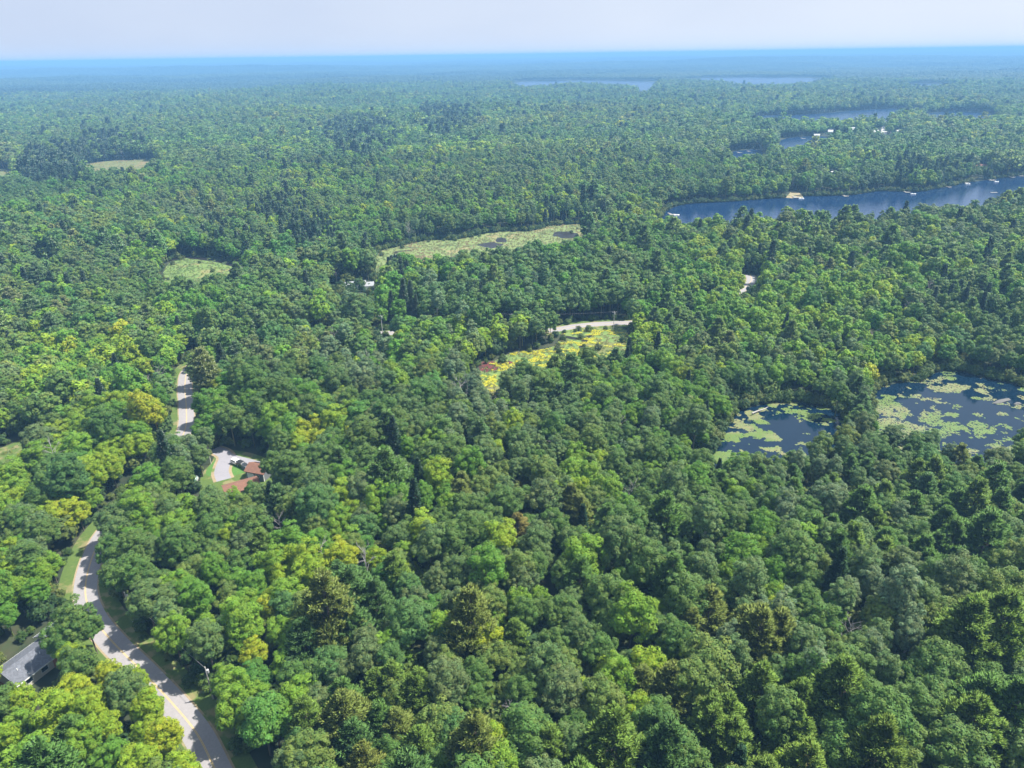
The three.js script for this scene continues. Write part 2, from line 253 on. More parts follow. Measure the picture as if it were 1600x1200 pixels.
sheet('pool', blobPts(370, 420, 9, 4, 6), 0.06, mudMat, 'dark pool at the right end of the light green meadow', 'pool');
sheet('red_moss', blobPts(763, 572, 14, 8, 8), 0.05, redMat, 'dark red moss patch at the left end of the yellow bog', 'moss', 'stuff');
sheet('red_moss', blobPts(795, 567, 7, 3, 9), 0.05, redMat, 'thin dark red moss streak beside the yellow plants', 'moss', 'stuff');
sheet('pale_sedge', blobPts(938, 543, 20, 9, 10), 0.06, fieldMat, 'straw coloured sedge patch at the right end of the bog', 'sedge', 'stuff');

// ------------------------------------------------------------------ foliage builder
class Leaves {
  constructor() { this.p = []; this.n = []; this.c = []; this.i = []; }
  // one leaf spray: a folded diamond at P facing N, s long and s*w wide, its shading turned part of the way to S
  leaf(p, n, s, w, col, S, bend, r) {
    const t = V1.set(r() - 0.5, r() - 0.5, r() - 0.5).cross(n).normalize(), b = V2.crossVectors(n, t), k = this.p.length / 3;
    const sx = n.x * (1 - bend) + S.x * bend, sy = n.y * (1 - bend) + S.y * bend, sz = n.z * (1 - bend) + S.z * bend, q = 1 / Math.hypot(sx, sy, sz);
    const dip = -0.16 * s;
    this.p.push(p.x + t.x * s * 0.5 + n.x * dip, p.y + t.y * s * 0.5 + n.y * dip, p.z + t.z * s * 0.5 + n.z * dip, p.x + b.x * s * w * 0.5, p.y + b.y * s * w * 0.5, p.z + b.z * s * w * 0.5,
      p.x - t.x * s * 0.5 + n.x * dip, p.y - t.y * s * 0.5 + n.y * dip, p.z - t.z * s * 0.5 + n.z * dip, p.x - b.x * s * w * 0.5, p.y - b.y * s * w * 0.5, p.z - b.z * s * w * 0.5);
    for (let a = 0; a < 4; a++) { this.n.push(sx * q, sy * q, sz * q); this.c.push(col[0], col[1], col[2]); }
    this.i.push(k, k + 1, k + 3, k + 1, k + 2, k + 3);
  }
  // a thin spray of needles from P along D
  spray(p, d, s, w, col, r) {
    const side = V1.set(r() - 0.5, (r() - 0.5) * 0.6, r() - 0.5).cross(d).normalize(), n = V2.crossVectors(side, d).normalize(), k = this.p.length / 3; if (n.y < 0) n.negate();
    this.p.push(p.x, p.y, p.z, p.x + d.x * s * 0.6 + side.x * w, p.y + d.y * s * 0.6 + side.y * w, p.z + d.z * s * 0.6 + side.z * w, p.x + d.x * s, p.y + d.y * s, p.z + d.z * s, p.x + d.x * s * 0.6 - side.x * w, p.y + d.y * s * 0.6 - side.y * w, p.z + d.z * s * 0.6 - side.z * w);
    for (let a = 0; a < 4; a++) { this.n.push(n.x * 0.4, n.y * 0.4 + 0.85, n.z * 0.4); this.c.push(col[0], col[1], col[2]); }
    this.i.push(k, k + 1, k + 3, k + 1, k + 2, k + 3);
  }
  // a tapered limb from A to B
  limb(a, b, ra, rb, col, sides = 5) {
    const d = V1.subVectors(b, a).normalize(), u = V2.set(Math.abs(d.y) > 0.9 ? 1 : 0, Math.abs(d.y) > 0.9 ? 0 : 1, 0).cross(d).normalize(), v = V3.crossVectors(d, u), k = this.p.length / 3;
    for (let i = 0; i < sides; i++) { const f = i / sides * 2 * Math.PI, cx = Math.cos(f), sx = Math.sin(f), nx = u.x * cx + v.x * sx, ny = u.y * cx + v.y * sx, nz = u.z * cx + v.z * sx;
      this.p.push(a.x + nx * ra, a.y + ny * ra, a.z + nz * ra, b.x + nx * rb, b.y + ny * rb, b.z + nz * rb); this.n.push(nx, ny, nz, nx, ny, nz); this.c.push(...col, ...col); }
    for (let i = 0; i < sides; i++) { const A = k + i * 2, B = k + ((i + 1) % sides) * 2; this.i.push(A, B, A + 1, B, B + 1, A + 1); }
  }
  geo() { const g = new THREE.BufferGeometry(); g.setAttribute('position', new THREE.Float32BufferAttribute(this.p, 3)); g.setAttribute('normal', new THREE.Float32BufferAttribute(this.n, 3)); g.setAttribute('color', new THREE.Float32BufferAttribute(this.c, 3)); g.setIndex(this.i); return g; }
}
const V1 = new THREE.Vector3(), V2 = new THREE.Vector3(), V3 = new THREE.Vector3(), UP = new THREE.Vector3(0, 1, 0);
const vec = (x, y, z) => new THREE.Vector3(x, y, z);
const TRUNK_TINT = [1.8, 1.0, 2.2], ONE = [1, 1, 1];
function jitterCol(r, amt, hue) { const k = 1 + (r() - 0.5) * amt, h = (r() - 0.5) * hue; return [k * (1 + h), k, k * (1 - 0.6 * h)]; }

// broadleaf crown: lobes set over an uneven dome, each covered with leaf sprays
function broadleaf(seed, o) {
  const r = rng(seed), L = new Leaves(), Tk = new Leaves(), lobes = [];
  const { rad, base, top, lobesN, perLobe, leaf, lobeR, trunk = 0.2, spread = 1 } = o, cy = base + (top - base) * 0.42, hy = top - cy, ly = cy - base;
  const dents = [0, 1, 2, 3].map(() => [r() * 6.28, 0.14 + r() * 0.3, 1 + Math.floor(r() * 3)]);
  for (let i = 0; i < lobesN; i++) {
    const v = 1 - (i + 0.5) / lobesN * 1.62, a = i * 2.39996 + r() * 0.9, cr = Math.sqrt(Math.max(0, 1 - v * v));
    let k = 0.72 + r() * 0.42; for (const [ph, am, f] of dents) k -= am * 0.5 * (0.5 + 0.5 * Math.sin(a * f + ph + v * 2));
    const inner = i % 6 === 5 ? 0.55 : 1;
    lobes.push({ c: vec(Math.cos(a) * cr * rad * k * inner * spread, cy + v * (v > 0 ? hy : ly) * k * inner, Math.sin(a) * cr * rad * k * inner * spread), out: vec(Math.cos(a) * cr, v * 0.9 + 0.25, Math.sin(a) * cr).normalize(), R: lobeR * (0.7 + r() * 0.6), k: 1 + (r() - 0.5) * 0.22, h: (r() - 0.5) * 0.24 });
  }
  const d = vec(0, 0, 0), n = vec(0, 0, 0), p = vec(0, 0, 0), S = vec(0, 0, 0);
  for (const b of lobes) {
    const m = Math.round(perLobe * (b.R / lobeR) ** 1.7);
    for (let j = 0; j < m; j++) {
      do { d.set(r() * 2 - 1, r() * 2 - 1, r() * 2 - 1); } while (d.lengthSq() > 1 || d.lengthSq() < 0.01);
      d.normalize(); if (d.dot(b.out) < -0.15) d.addScaledVector(b.out, 0.9).normalize();
      const rad2 = b.R * (0.72 + 0.38 * r());
      p.set(b.c.x + d.x * rad2, b.c.y + d.y * rad2 * 0.72, b.c.z + d.z * rad2);
      n.copy(d).addScaledVector(UP, 0.55).add(V3.set(r() - 0.5, r() - 0.5, r() - 0.5).multiplyScalar(1.05)).normalize();
      S.copy(d).addScaledVector(UP, 0.3).normalize();
      const c = jitterCol(r, leaf > 1 ? 0.16 : 0.34, 0.22); c[0] *= b.k * (1 + b.h); c[1] *= b.k; c[2] *= b.k * (1 - b.h * 0.5);
      L.leaf(p, n, leaf * (0.7 + r() * 0.6), 0.72, c, S, 0.35, r);
    }
  }
  Tk.limb(vec(0, -0.6, 0), vec(0.1, base + 0.5, 0.05), trunk, trunk * 0.7, ONE, 7); const f = vec(0.1, base + 0.4, 0.05);
  for (let i = 0; i < (o.limbs ?? 7); i++) { const b = lobes[Math.floor((i + 0.5) / (o.limbs ?? 7) * lobes.length * 0.8)], m = f.clone().lerp(b.c, 0.5).add(vec(0, 0.6, 0)); Tk.limb(f, m, trunk * 0.55, trunk * 0.32, ONE, 5); Tk.limb(m, b.c, trunk * 0.32, trunk * 0.1, ONE, 4); }
  return { crown: L, trunk: Tk };
}
// conifer: whorls of boughs carrying needle sprays
function conifer(seed, o) {
  const r = rng(seed), L = new Leaves(), Tk = new Leaves(), { top, base, rad, whorls, boughs, tufts, sprays, len, wid, shape, rise, trunk = 0.2, gap = 0 } = o;
  Tk.limb(vec(0, -0.6, 0), vec(0, top * 0.5, 0), trunk, trunk * 0.65, ONE, 7); Tk.limb(vec(0, top * 0.5, 0), vec(0.1, top * 0.98, 0.05), trunk * 0.65, 0.03, ONE, 5);
  const d = vec(0, 0, 0), p = vec(0, 0, 0), s = vec(0, 0, 0);
  for (let w = 0; w < whorls; w++) {
    const t = (w + r() * 0.5) / whorls, y = lerp(base, top - 0.35, t ** 0.9), R0 = rad * shape(t);
    for (let b = 0; b < boughs; b++) {
      if (r() < gap) continue;
      const a = (b + r() * 0.6) / boughs * 6.283 + w * 1.13, ln = R0 * (0.62 + r() * 0.55), k = 1 + (r() - 0.5) * 0.3, up = rise(t) + (r() - 0.5) * 0.16;
      d.set(Math.cos(a), up, Math.sin(a)).normalize();
      const m = Math.max(2, Math.round(tufts * (0.35 + 0.65 * ln / rad)));
      if (ln > 1) Tk.limb(vec(0, y, 0), vec(d.x * ln * 0.6, y + d.y * ln * 0.6 - 0.1, d.z * ln * 0.6), trunk * 0.15, 0.015, ONE, 4);
      for (let j = 0; j < m; j++) {
        const q = 0.22 + 0.8 * Math.sqrt((j + r()) / m), side = (r() - 0.5) * ln * 0.62 * q;
        p.set(d.x * ln * q - Math.sin(a) * side, y + d.y * ln * q + (r() - 0.5) * 0.3 - Math.abs(side) * 0.12, d.z * ln * q + Math.cos(a) * side);
        for (let e = 0; e < sprays; e++) {
          s.set(d.x * 1.0 - Math.sin(a) * side * 0.25 + (r() - 0.5) * 1.7, 0.35 + up + (r() - 0.35) * 1.1, d.z * 1.0 + Math.cos(a) * side * 0.25 + (r() - 0.5) * 1.7).normalize();
          const c = jitterCol(r, 0.3, 0.16); for (let x = 0; x < 3; x++) c[x] *= k;
          L.spray(p, s, len * (0.7 + 0.6 * r()), wid, c, r);
        }
      }
    }
  }
  return { crown: L, trunk: Tk };
}
// bare dead tree
function bare(seed, top, spread, depth = 3) {
  const r = rng(seed), T2 = new Leaves(), B = new Leaves();
  T2.limb(vec(0, -0.5, 0), vec(0.15, top * 0.55, 0.1), 0.2, 0.13, ONE, 7); T2.limb(vec(0.15, top * 0.55, 0.1), vec(0.3, top, -0.1), 0.13, 0.03, ONE, 5);
  const grow = (a, dir, len, rad, k) => { const b = a.clone().addScaledVector(dir, len); B.limb(a, b, rad, rad * 0.5, ONE, 4); if (k > 0) for (let i = 0; i < 3; i++) grow(a.clone().lerp(b, 0.4 + r() * 0.55), dir.clone().add(vec(r() - 0.5, (r() - 0.3) * 0.8, r() - 0.5).multiplyScalar(1.2)).normalize(), len * (0.45 + r() * 0.2), rad * 0.55, k - 1); };
  for (let i = 0; i < 11; i++) { const t = 0.35 + 0.6 * i / 11, a = i * 2.4 + r(); grow(vec(0.15 + 0.1 * t, top * t, 0), vec(Math.cos(a), 0.5 + r() * 0.5, Math.sin(a)).normalize(), spread * (1.15 - t * 0.75), 0.075, depth - 1); }
  return { crown: B, trunk: T2 };
}

// prototypes, three grades of detail
const wpine = { shape: (t) => Math.max(0.12, Math.sin(Math.min(1, 0.22 + t * 0.9) * Math.PI * 0.93) ** 0.7 * (1.08 - t * 0.55)), rise: (t) => 0.08 + 0.35 * t };
const spruceS = { shape: (t) => 1.02 - t * 0.95, rise: (t) => -0.28 + 0.5 * t };
const PROTO = {
  oak: { bark: barkMat,
    hi: [0, 1, 2, 3, 4, 5].map((k) => broadleaf(100 + k, { rad: 4.1 + (k % 3) * 0.45, base: 4.2 + (k % 2), top: 13.5 + (k % 4) * 0.8, lobesN: 200, perLobe: 92, leaf: 0.31, lobeR: 0.74, trunk: 0.24 })),
    mid: [0, 1, 2].map((k) => broadleaf(140 + k, { rad: 4.2 + k * 0.4, base: 4.6, top: 13.8 + k * 0.8, lobesN: 84, perLobe: 32, leaf: 0.74, lobeR: 0.95, limbs: 4 })),
    lo: [0, 1].map((k) => broadleaf(180 + k, { rad: 4.4 + k * 0.4, base: 5, top: 13.8 + k, lobesN: 34, perLobe: 16, leaf: 1.25, lobeR: 1.4, limbs: 2 })) },
  maple: { bark: barkMat,
    hi: [0, 1, 2, 3].map((k) => broadleaf(200 + k, { rad: 3.5 + (k % 2) * 0.5, base: 3.4, top: 12.4 + k * 0.7, lobesN: 150, perLobe: 110, leaf: 0.31, lobeR: 0.82, trunk: 0.2 })),
    mid: [0, 1].map((k) => broadleaf(240 + k, { rad: 3.6 + k * 0.4, base: 3.6, top: 12.6 + k, lobesN: 70, perLobe: 36, leaf: 0.74, lobeR: 1.0, limbs: 4 })),
    lo: [0].map((k) => broadleaf(280 + k, { rad: 3.9, base: 4, top: 13, lobesN: 30, perLobe: 16, leaf: 1.2, lobeR: 1.35, limbs: 2 })) },
  birch: { bark: birchMat,
    hi: [0, 1, 2].map((k) => broadleaf(300 + k, { rad: 2.5 + k * 0.25, base: 5, top: 14.5 + k * 0.8, lobesN: 120, perLobe: 76, leaf: 0.28, lobeR: 0.62, trunk: 0.14 })),
    mid: [0, 1].map((k) => broadleaf(340 + k, { rad: 2.7 + k * 0.2, base: 5, top: 14.8 + k, lobesN: 60, perLobe: 28, leaf: 0.66, lobeR: 0.8, trunk: 0.16, limbs: 3 })),
    lo: [0].map((k) => broadleaf(380 + k, { rad: 2.9, base: 5, top: 15, lobesN: 20, perLobe: 13, leaf: 1.3, lobeR: 1.2, limbs: 2 })) },
  pine: { bark: barkMat,
    hi: [0, 1, 2, 3].map((k) => conifer(400 + k, { top: 14.8 + k * 1.0, base: 4.2, rad: 4.2 + (k % 2) * 0.7, whorls: 17 + k, boughs: 7, tufts: 17, sprays: 17, len: 0.80, wid: 0.085, gap: 0.18, ...wpine, trunk: 0.26 })),
    mid: [0, 1].map((k) => conifer(440 + k, { top: 15.6 + k, base: 5, rad: 4.3, whorls: 13, boughs: 6, tufts: 11, sprays: 7, len: 1.0, wid: 0.25, gap: 0.08, ...wpine })),
    lo: [0].map((k) => conifer(480 + k, { top: 16.2, base: 5, rad: 4.3, whorls: 9, boughs: 5, tufts: 4, sprays: 4, len: 1.9, wid: 0.42, gap: 0.08, ...wpine })) },
  spruce: { bark: barkMat,
    hi: [0, 1].map((k) => conifer(500 + k, { top: 15 + k * 2, base: 1.6, rad: 2.5 + k * 0.3, whorls: 25, boughs: 9, tufts: 9, sprays: 8, len: 0.52, wid: 0.12, ...spruceS })),
    mid: [0, 1].map((k) => conifer(540 + k, { top: 15.5 + k * 2, base: 1.6, rad: 2.7, whorls: 17, boughs: 7, tufts: 6, sprays: 5, len: 0.85, wid: 0.25, ...spruceS })),
    lo: [0].map((k) => conifer(580 + k, { top: 16, base: 1.6, rad: 2.9, whorls: 11, boughs: 6, tufts: 2, sprays: 4, len: 1.5, wid: 0.45, ...spruceS })) },
  dead: { bark: deadMat,
    hi: [0, 1, 2].map((k) => bare(600 + k, 12 + k * 1.3, 3.4, 4)), mid: [0].map((k) => bare(640 + k, 13, 3.3, 3)), lo: [0].map((k) => bare(680 + k, 13, 3.3, 2)) },
};
// tones of each species (linear leaf colours)
const TONES = {
  oak: [[0.112, 0.196, 0.042], [0.122, 0.200, 0.056], [0.102, 0.194, 0.038], [0.152, 0.224, 0.046], [0.132, 0.192, 0.064], [0.098, 0.200, 0.050]],
  maple: [[0.120, 0.255, 0.028], [0.170, 0.300, 0.028], [0.235, 0.345, 0.024], [0.300, 0.365, 0.022], [0.100, 0.235, 0.038]],
  birch: [[0.140, 0.225, 0.072], [0.160, 0.235, 0.105], [0.120, 0.220, 0.056]],
  pine: [[0.170, 0.320, 0.070], [0.235, 0.370, 0.068], [0.150, 0.290, 0.080], [0.270, 0.340, 0.080], [0.330, 0.300, 0.085]],
  spruce: [[0.052, 0.120, 0.052], [0.068, 0.146, 0.056]],
  dead: [[0.36, 0.34, 0.34]],
};
const WORDS = {
  oak: ['dark green', 'grey-green', 'deep green', 'olive green', 'dull olive', 'blue-green'], maple: ['bright green', 'lime green', 'yellow-green', 'golden yellow', 'fresh green'],
  birch: ['light green', 'pale grey-green', 'soft green'], pine: ['mid-green', 'yellow-tipped', 'blue-tinged', 'olive-yellow', 'browning'], spruce: ['very dark', 'dark green'], dead: ['grey'],
};
const leafMat = (c, s = {}) => new THREE.MeshPhysicalMaterial({ color: new THREE.Color().setRGB(...c), vertexColors: true, side: THREE.DoubleSide, roughness: 0.62, transmission: 0.34, thickness: 0, ior: 1.35, specularIntensity: 0.45, ...s });
const MATS = {}; for (const k in TONES) MATS[k] = TONES[k].map((c) => (k === 'dead' ? deadMat : leafMat(c, k === 'pine' || k === 'spruce' ? { transmission: 0.4, roughness: 0.75 } : {})));
const INST_MAT = leafMat([1, 1, 1]), INST_NEEDLE = leafMat([1, 1, 1], { transmission: 0.4, roughness: 0.75 }), INST_DEAD = std({ color: 0xffffff, vertexColors: true });
for (const k in PROTO) for (const g of ['hi', 'mid', 'lo']) for (const m of PROTO[k][g]) {
  m.cg = m.crown.geo(); m.tg = m.trunk.geo();
  if (g !== 'hi' || true) { const t = m.trunk.geo(), c = t.attributes.color, q = k === 'dead' ? [1, 1, 1] : k === 'birch' ? [5, 3.2, 6] : TRUNK_TINT; for (let i = 0; i < c.count; i++) c.setXYZ(i, ...q); m.all = mergeGeometries([m.cg, t]); }
  m.crown = m.trunk = null;
}

// ------------------------------------------------------------------ the forest: where each tree stands and which one it is
// kinds asked for at a place: [pixel x, y, radius in pixels, kind, strength, tone or -1]
const ASK = [
  [60, 690, 160, 'maple', 0.5, -1], [90, 560, 170, 'maple', 0.35, -1], [200, 650, 70, 'maple', 0.6, 2], [200, 770, 120, 'maple', 0.35, -1], [490, 660, 80, 'maple', 0.6, -1], [490, 672, 22, 'maple', 1, 3], [545, 668, 14, 'maple', 1, 3], [235, 645, 24, 'maple', 1, 3], [92, 770, 26, 'maple', 1, 3], [640, 540, 90, 'maple', 0.5, -1], [770, 520, 60, 'maple', 0.7, 2], [700, 520, 40, 'maple', 0.6, 1],
  [150, 1060, 80, 'maple', 0.95, 2], [230, 1130, 70, 'maple', 0.95, 2], [110, 1050, 22, 'maple', 1, 3], [150, 1065, 18, 'maple', 1, 3], [180, 1040, 20, 'maple', 1, 3], [250, 1150, 40, 'maple', 0.9, 3], [30, 1110, 70, 'maple', 0.85, 2], [60, 1130, 25, 'maple', 1, 3], [85, 1165, 62, 'pine', 1, 0], [20, 930, 120, 'maple', 0.4, 0], [70, 900, 60, 'maple', 0.7, 1], [70, 960, 60, 'maple', 0.6, 0],
  [420, 1040, 70, 'maple', 0.6, 1], [350, 1060, 60, 'maple', 0.6, 1], [455, 880, 30, 'maple', 0.9, 2], [480, 895, 20, 'maple', 1, 2], [330, 900, 50, 'maple', 0.5, 0], [610, 770, 90, 'maple', 0.25, -1], [1020, 530, 60, 'maple', 0.6, 1], [1010, 500, 40, 'maple', 0.7, 2], [1150, 410, 90, 'maple', 0.55, 2], [1080, 450, 90, 'maple', 0.4, -1], [1250, 470, 160, 'maple', 0.35, 1], [1350, 380, 150, 'maple', 0.3, -1], [1300, 520, 200, 'maple', 0.25, -1],
  [870, 905, 10, 'maple', 1, 3], [840, 930, 40, 'maple', 0.4, 1], [960, 1000, 14, 'maple', 1, 3], [10, 1085, 14, 'maple', 1, 3], [140, 690, 60, 'maple', 0.6, 2],
  [1500, 870, 60, 'pine', 0.9, 0], [1530, 1010, 60, 'pine', 0.9, 1], [1470, 1130, 100, 'pine', 0.6, 1], [1550, 1110, 60, 'pine', 0.9, 0], [1230, 1080, 30, 'pine', 1, 1], [1190, 1140, 120, 'pine', 0.35, 1], [1300, 1180, 140, 'pine', 0.35, 1], [1090, 970, 40, 'pine', 0.9, 3], [1180, 985, 26, 'pine', 1, 3], [1205, 995, 16, 'pine', 1, 3], [840, 985, 44, 'pine', 0.95, 1], [740, 1000, 26, 'pine', 1, 3], [805, 812, 24, 'pine', 1, 4], [715, 745, 26, 'pine', 1, 3], [890, 775, 26, 'pine', 1, 3], [545, 930, 46, 'pine', 1, 2], [525, 1000, 34, 'pine', 1, 3], [620, 1060, 46, 'pine', 0.9, 1], [560, 1080, 60, 'pine', 0.6, 0], [700, 1140, 110, 'pine', 0.35, -1], [900, 1170, 100, 'pine', 0.45, 1], [1010, 1150, 70, 'pine', 0.5, -1], [1020, 1060, 40, 'pine', 0.7, 3], [330, 1000, 40, 'birch', 0.8, 0], [1550, 760, 90, 'pine', 0.35, 0], [1330, 750, 120, 'pine', 0.25, -1], [1420, 800, 140, 'pine', 0.2, -1], [1345, 630, 16, 'pine', 1, 0], [980, 545, 16, 'spruce', 1, 0], [640, 470, 20, 'spruce', 0.9, 1], [1100, 750, 100, 'pine', 0.2, -1], [1230, 560, 120, 'birch', 0.3, 0],
  [480, 362, 46, 'spruce', 0.95, 1], [440, 330, 40, 'spruce', 0.6, 1], [90, 262, 60, 'spruce', 0.95, 0], [170, 240, 60, 'spruce', 0.6, 0], [580, 460, 50, 'spruce', 0.2, 1], [640, 430, 40, 'spruce', 0.25, 0], [350, 375, 60, 'spruce', 0.35, 1], [700, 190, 50, 'spruce', 0.6, 1], [560, 215, 60, 'spruce', 0.6, 1], [1460, 270, 60, 'spruce', 0.4, 1], [1290, 330, 50, 'pine', 0.6, 0], [1180, 610, 80, 'birch', 0.4, 2], [750, 620, 90, 'birch', 0.5, 1], [800, 690, 120, 'birch', 0.4, 0], [560, 560, 60, 'birch', 0.7, 1], [300, 700, 34, 'birch', 1, 1], [260, 690, 20, 'birch', 0.9, 0], [640, 355, 30, 'birch', 0.6, 0], [850, 320, 120, 'birch', 0.3, 0], [700, 500, 50, 'birch', 0.3, 1], [430, 1035, 30, 'birch', 0.5, 0], [255, 1010, 40, 'birch', 0.3, 1], [380, 1090, 50, 'birch', 0.5, 0],
  [560, 540, 46, 'dead', 0.4, 0], [750, 610, 50, 'dead', 0.22, 0], [830, 720, 26, 'dead', 0.5, 0], [235, 570, 14, 'dead', 0.8, 0], [95, 715, 14, 'dead', 0.8, 0], [125, 775, 22, 'dead', 0.6, 0], [90, 805, 20, 'dead', 0.4, 0], [965, 690, 34, 'dead', 0.3, 0], [640, 350, 9, 'dead', 1, 0], [805, 1105, 12, 'dead', 1, 0], [985, 755, 16, 'dead', 0.7, 0], [1185, 640, 12, 'dead', 0.9, 0], [1040, 615, 40, 'dead', 0.15, 0],
];
const askHere = []; const ASK_CELL = 40;
for (const a of ASK) { for (let i = Math.floor((a[0] - a[2]) / ASK_CELL); i <= Math.floor((a[0] + a[2]) / ASK_CELL); i++) for (let j = Math.floor((a[1] - a[2]) / ASK_CELL); j <= Math.floor((a[1] + a[2]) / ASK_CELL); j++) (askHere[(i + 50) * 200 + j + 50] ??= []).push(a); }
function choose(px, py, x, z, r) {
  let best = null, bs = 0;
  for (const a of askHere[(Math.floor(px / ASK_CELL) + 50) * 200 + Math.floor(py / ASK_CELL) + 50] ?? []) { const q = Math.hypot(px - a[0], (py - a[1]) * (py < 520 ? 1.8 : 1.2)) / a[2]; if (q < 1 && r() < a[4] * (1 - q * q * 0.5)) { const s = a[4] / Math.sqrt(a[2]) + 0.001; if (s > bs) { bs = s; best = a; } } }
  if (best) return [best[3], best[5]];
  const n = fbm(x / 55 + 3, z / 55, 3, 201), m = fbm(x / 90 - 9, z / 90, 3, 211), q = fbm(x / 70 + 30, z / 70, 2, 221), u = r(), right = px > 560 && py > 640;
  if (u < 0.016) return ['dead', 0];
  if (n > 0.54 && u < (right ? 0.22 : 0.62)) return ['maple', -1];
  if (m > 0.58 && u < (py > 560 ? 0.2 : 0.28)) return [py < 480 ? (u < 0.08 ? 'spruce' : 'pine') : 'pine', -1];
  if (q > 0.58 && u < 0.55) return ['birch', -1];
  if (u > 0.95) return [u > 0.98 ? 'spruce' : 'pine', -1];
  if (u > (right ? 0.92 : 0.82)) return ['maple', -1];
  return ['oak', -1];
}
// cottages and the cleared ground in front of each: [pixel x, y, wall length, roof, label]
const COTTAGES = [
  [1300, 208, 13, 'white', 'white-roofed lakeside cottage below the pale winding lake'], [1327, 205, 15, 'grey', 'long pale-roofed cottage behind the white-roofed one'], [1303, 273, 9, 'white', 'small white cottage in the woods above the long lake'], [1532, 263, 11, 'rust', 'reddish-roofed cottage above the far shore near the right edge'], [1405, 207, 11, 'white', 'white cottage right of the pale gravel road'], [1366, 208, 12, 'white', 'low white cottage at the foot of the pale gravel road'], [1276, 212, 8, 'white', 'tiny white boathouse left of the white-roofed cottage'],
  [288, 117, 26, 'white', 'bright white building far off at upper left'], [326, 109, 20, 'white', 'distant white barn just under the horizon, upper left'], [368, 117, 22, 'grey', 'distant pale shed right of the bright white building'],
].map(([px, py, len, roof, label]) => ({ p: G(px, py + 1.5, 0), len, roof, label }));
const HOUSE3 = G(556, 447, 2);
const SPOTS = [...COTTAGES.map((c) => [c.p.x, c.p.z, c.len, Math.min(240, Math.hypot(c.p.x, c.p.z) * 0.1)]), [HOUSE3.x, HOUSE3.z, 15, 62], [...(({ x, z }) => [x, z])(G(1381, 213)), 14, 190], ...[[1173, 440, 7, 75], [597, 522, 5, 34], [374, 744, 8, 24], [346, 738, 6, 24], [70, 414, 5, 50]].map(([x, y, l, q]) => { const p = G(x, y); return [p.x, p.z, l, q]; })];
function beforeHouse(x, z) {                                          // 0 on the lot itself, a share of full height on the young growth in front of it
  for (const [hx, hz, len, deep] of SPOTS) { const d = Math.hypot(hx, hz), ux = hx / d, uz = hz / d, a = (hx - x) * ux + (hz - z) * uz, b = Math.abs((hx - x) * uz - (hz - z) * ux); if (b < len * 0.85 + 2 && a > -len * 0.7 - 2 && a < len * 0.7 + 2) return 0; if (a > 0 && a < deep && b < len * 0.6 + 3) return 0.16 + 0.6 * a / deep; }
  return 1;
}
const TREES = [];
function plantGrid(cell, d0, d1, half, seed, sc) {
  const r = rng(seed), ca = Math.cos(0.47), sa = Math.sin(0.47), N = Math.ceil(d1 * 1.5 / cell);
  for (let i = -N; i <= N; i++) for (let j = -N; j <= N; j++) {
    const a = (i + (hash2(i, j, seed) - 0.5) * 0.92) * cell, b = (j + (hash2(i, j, seed + 1) - 0.5) * 0.92) * cell, x = a * ca - b * sa, z = a * sa + b * ca, d = Math.hypot(x, z);
    if (d < d0 || d >= d1 || z > 0 || Math.abs(Math.atan2(x, -z)) > half(d)) continue;
    if (d < 5200) { const R0 = d < 900 ? 2.3 : 4; if (openDist(x, z, R0 + 1) < R0) continue; if (d < 1500 && roadDist(x, z) < 5.0 + 1.8 * vnoise(x / 9, z / 9, 77)) continue; }
    const y = groundAt(x, z), [px, py] = project(x, y + 11, z);
    let [kind, tone] = choose(px, py, x, z, r);
    if (tone < 0) { const k = fbm(x / 45, z / 45, 2, 231), t = TONES[kind].length; tone = Math.min(t - 1, Math.floor(Math.min(0.999, Math.max(0, (k - 0.3) * 1.6 + (r() - 0.5) * 0.8)) * (kind === 'maple' ? 4.2 : kind === 'pine' ? 3.6 : t))); if (kind === 'maple' && tone === 3 && r() < 0.75) tone = 1; }
    if (d < 420 && PLANT.some((q, k) => Math.hypot(TREES[k].x - x, TREES[k].z - z) < 4.2)) continue;
    let s = sc * (1 + 0.12 * sstep(250, 600, d)) * (0.72 + 0.56 * r() * r() + 0.12 * r()) * (0.86 + 0.36 * vnoise(x / 60, z / 60, 241));
    const edge = d < 900 ? Math.min(roadDist(x, z), 20) : 20; if (edge < 8) s *= 0.8 + 0.2 * r();
    if (kind === 'dead') s *= 0.85;
    if (d < 330 && x > 60 && PONDS.some((p) => edgeDist(area(p), x, z, 26) < 26 && Math.hypot(p[0].x, p[0].z) > d - 60)) s = Math.min(s, kind === 'pine' || kind === 'spruce' ? 0.72 : 0.92);
    const dip = beforeHouse(x, z); if (dip === 0) continue; s *= dip;
    TREES.push({ kind, tone, x, y, z, d, s, sy: s * (0.92 + 0.2 * r()) * (d > 900 ? 0.8 : 1), turn: r() * 6.283, v: r(), px, py, j: d > 600 ? 0.93 + 0.14 * r() : 0.86 + 0.28 * r(), h: (r() - 0.5) * 0.18 });
  }
}
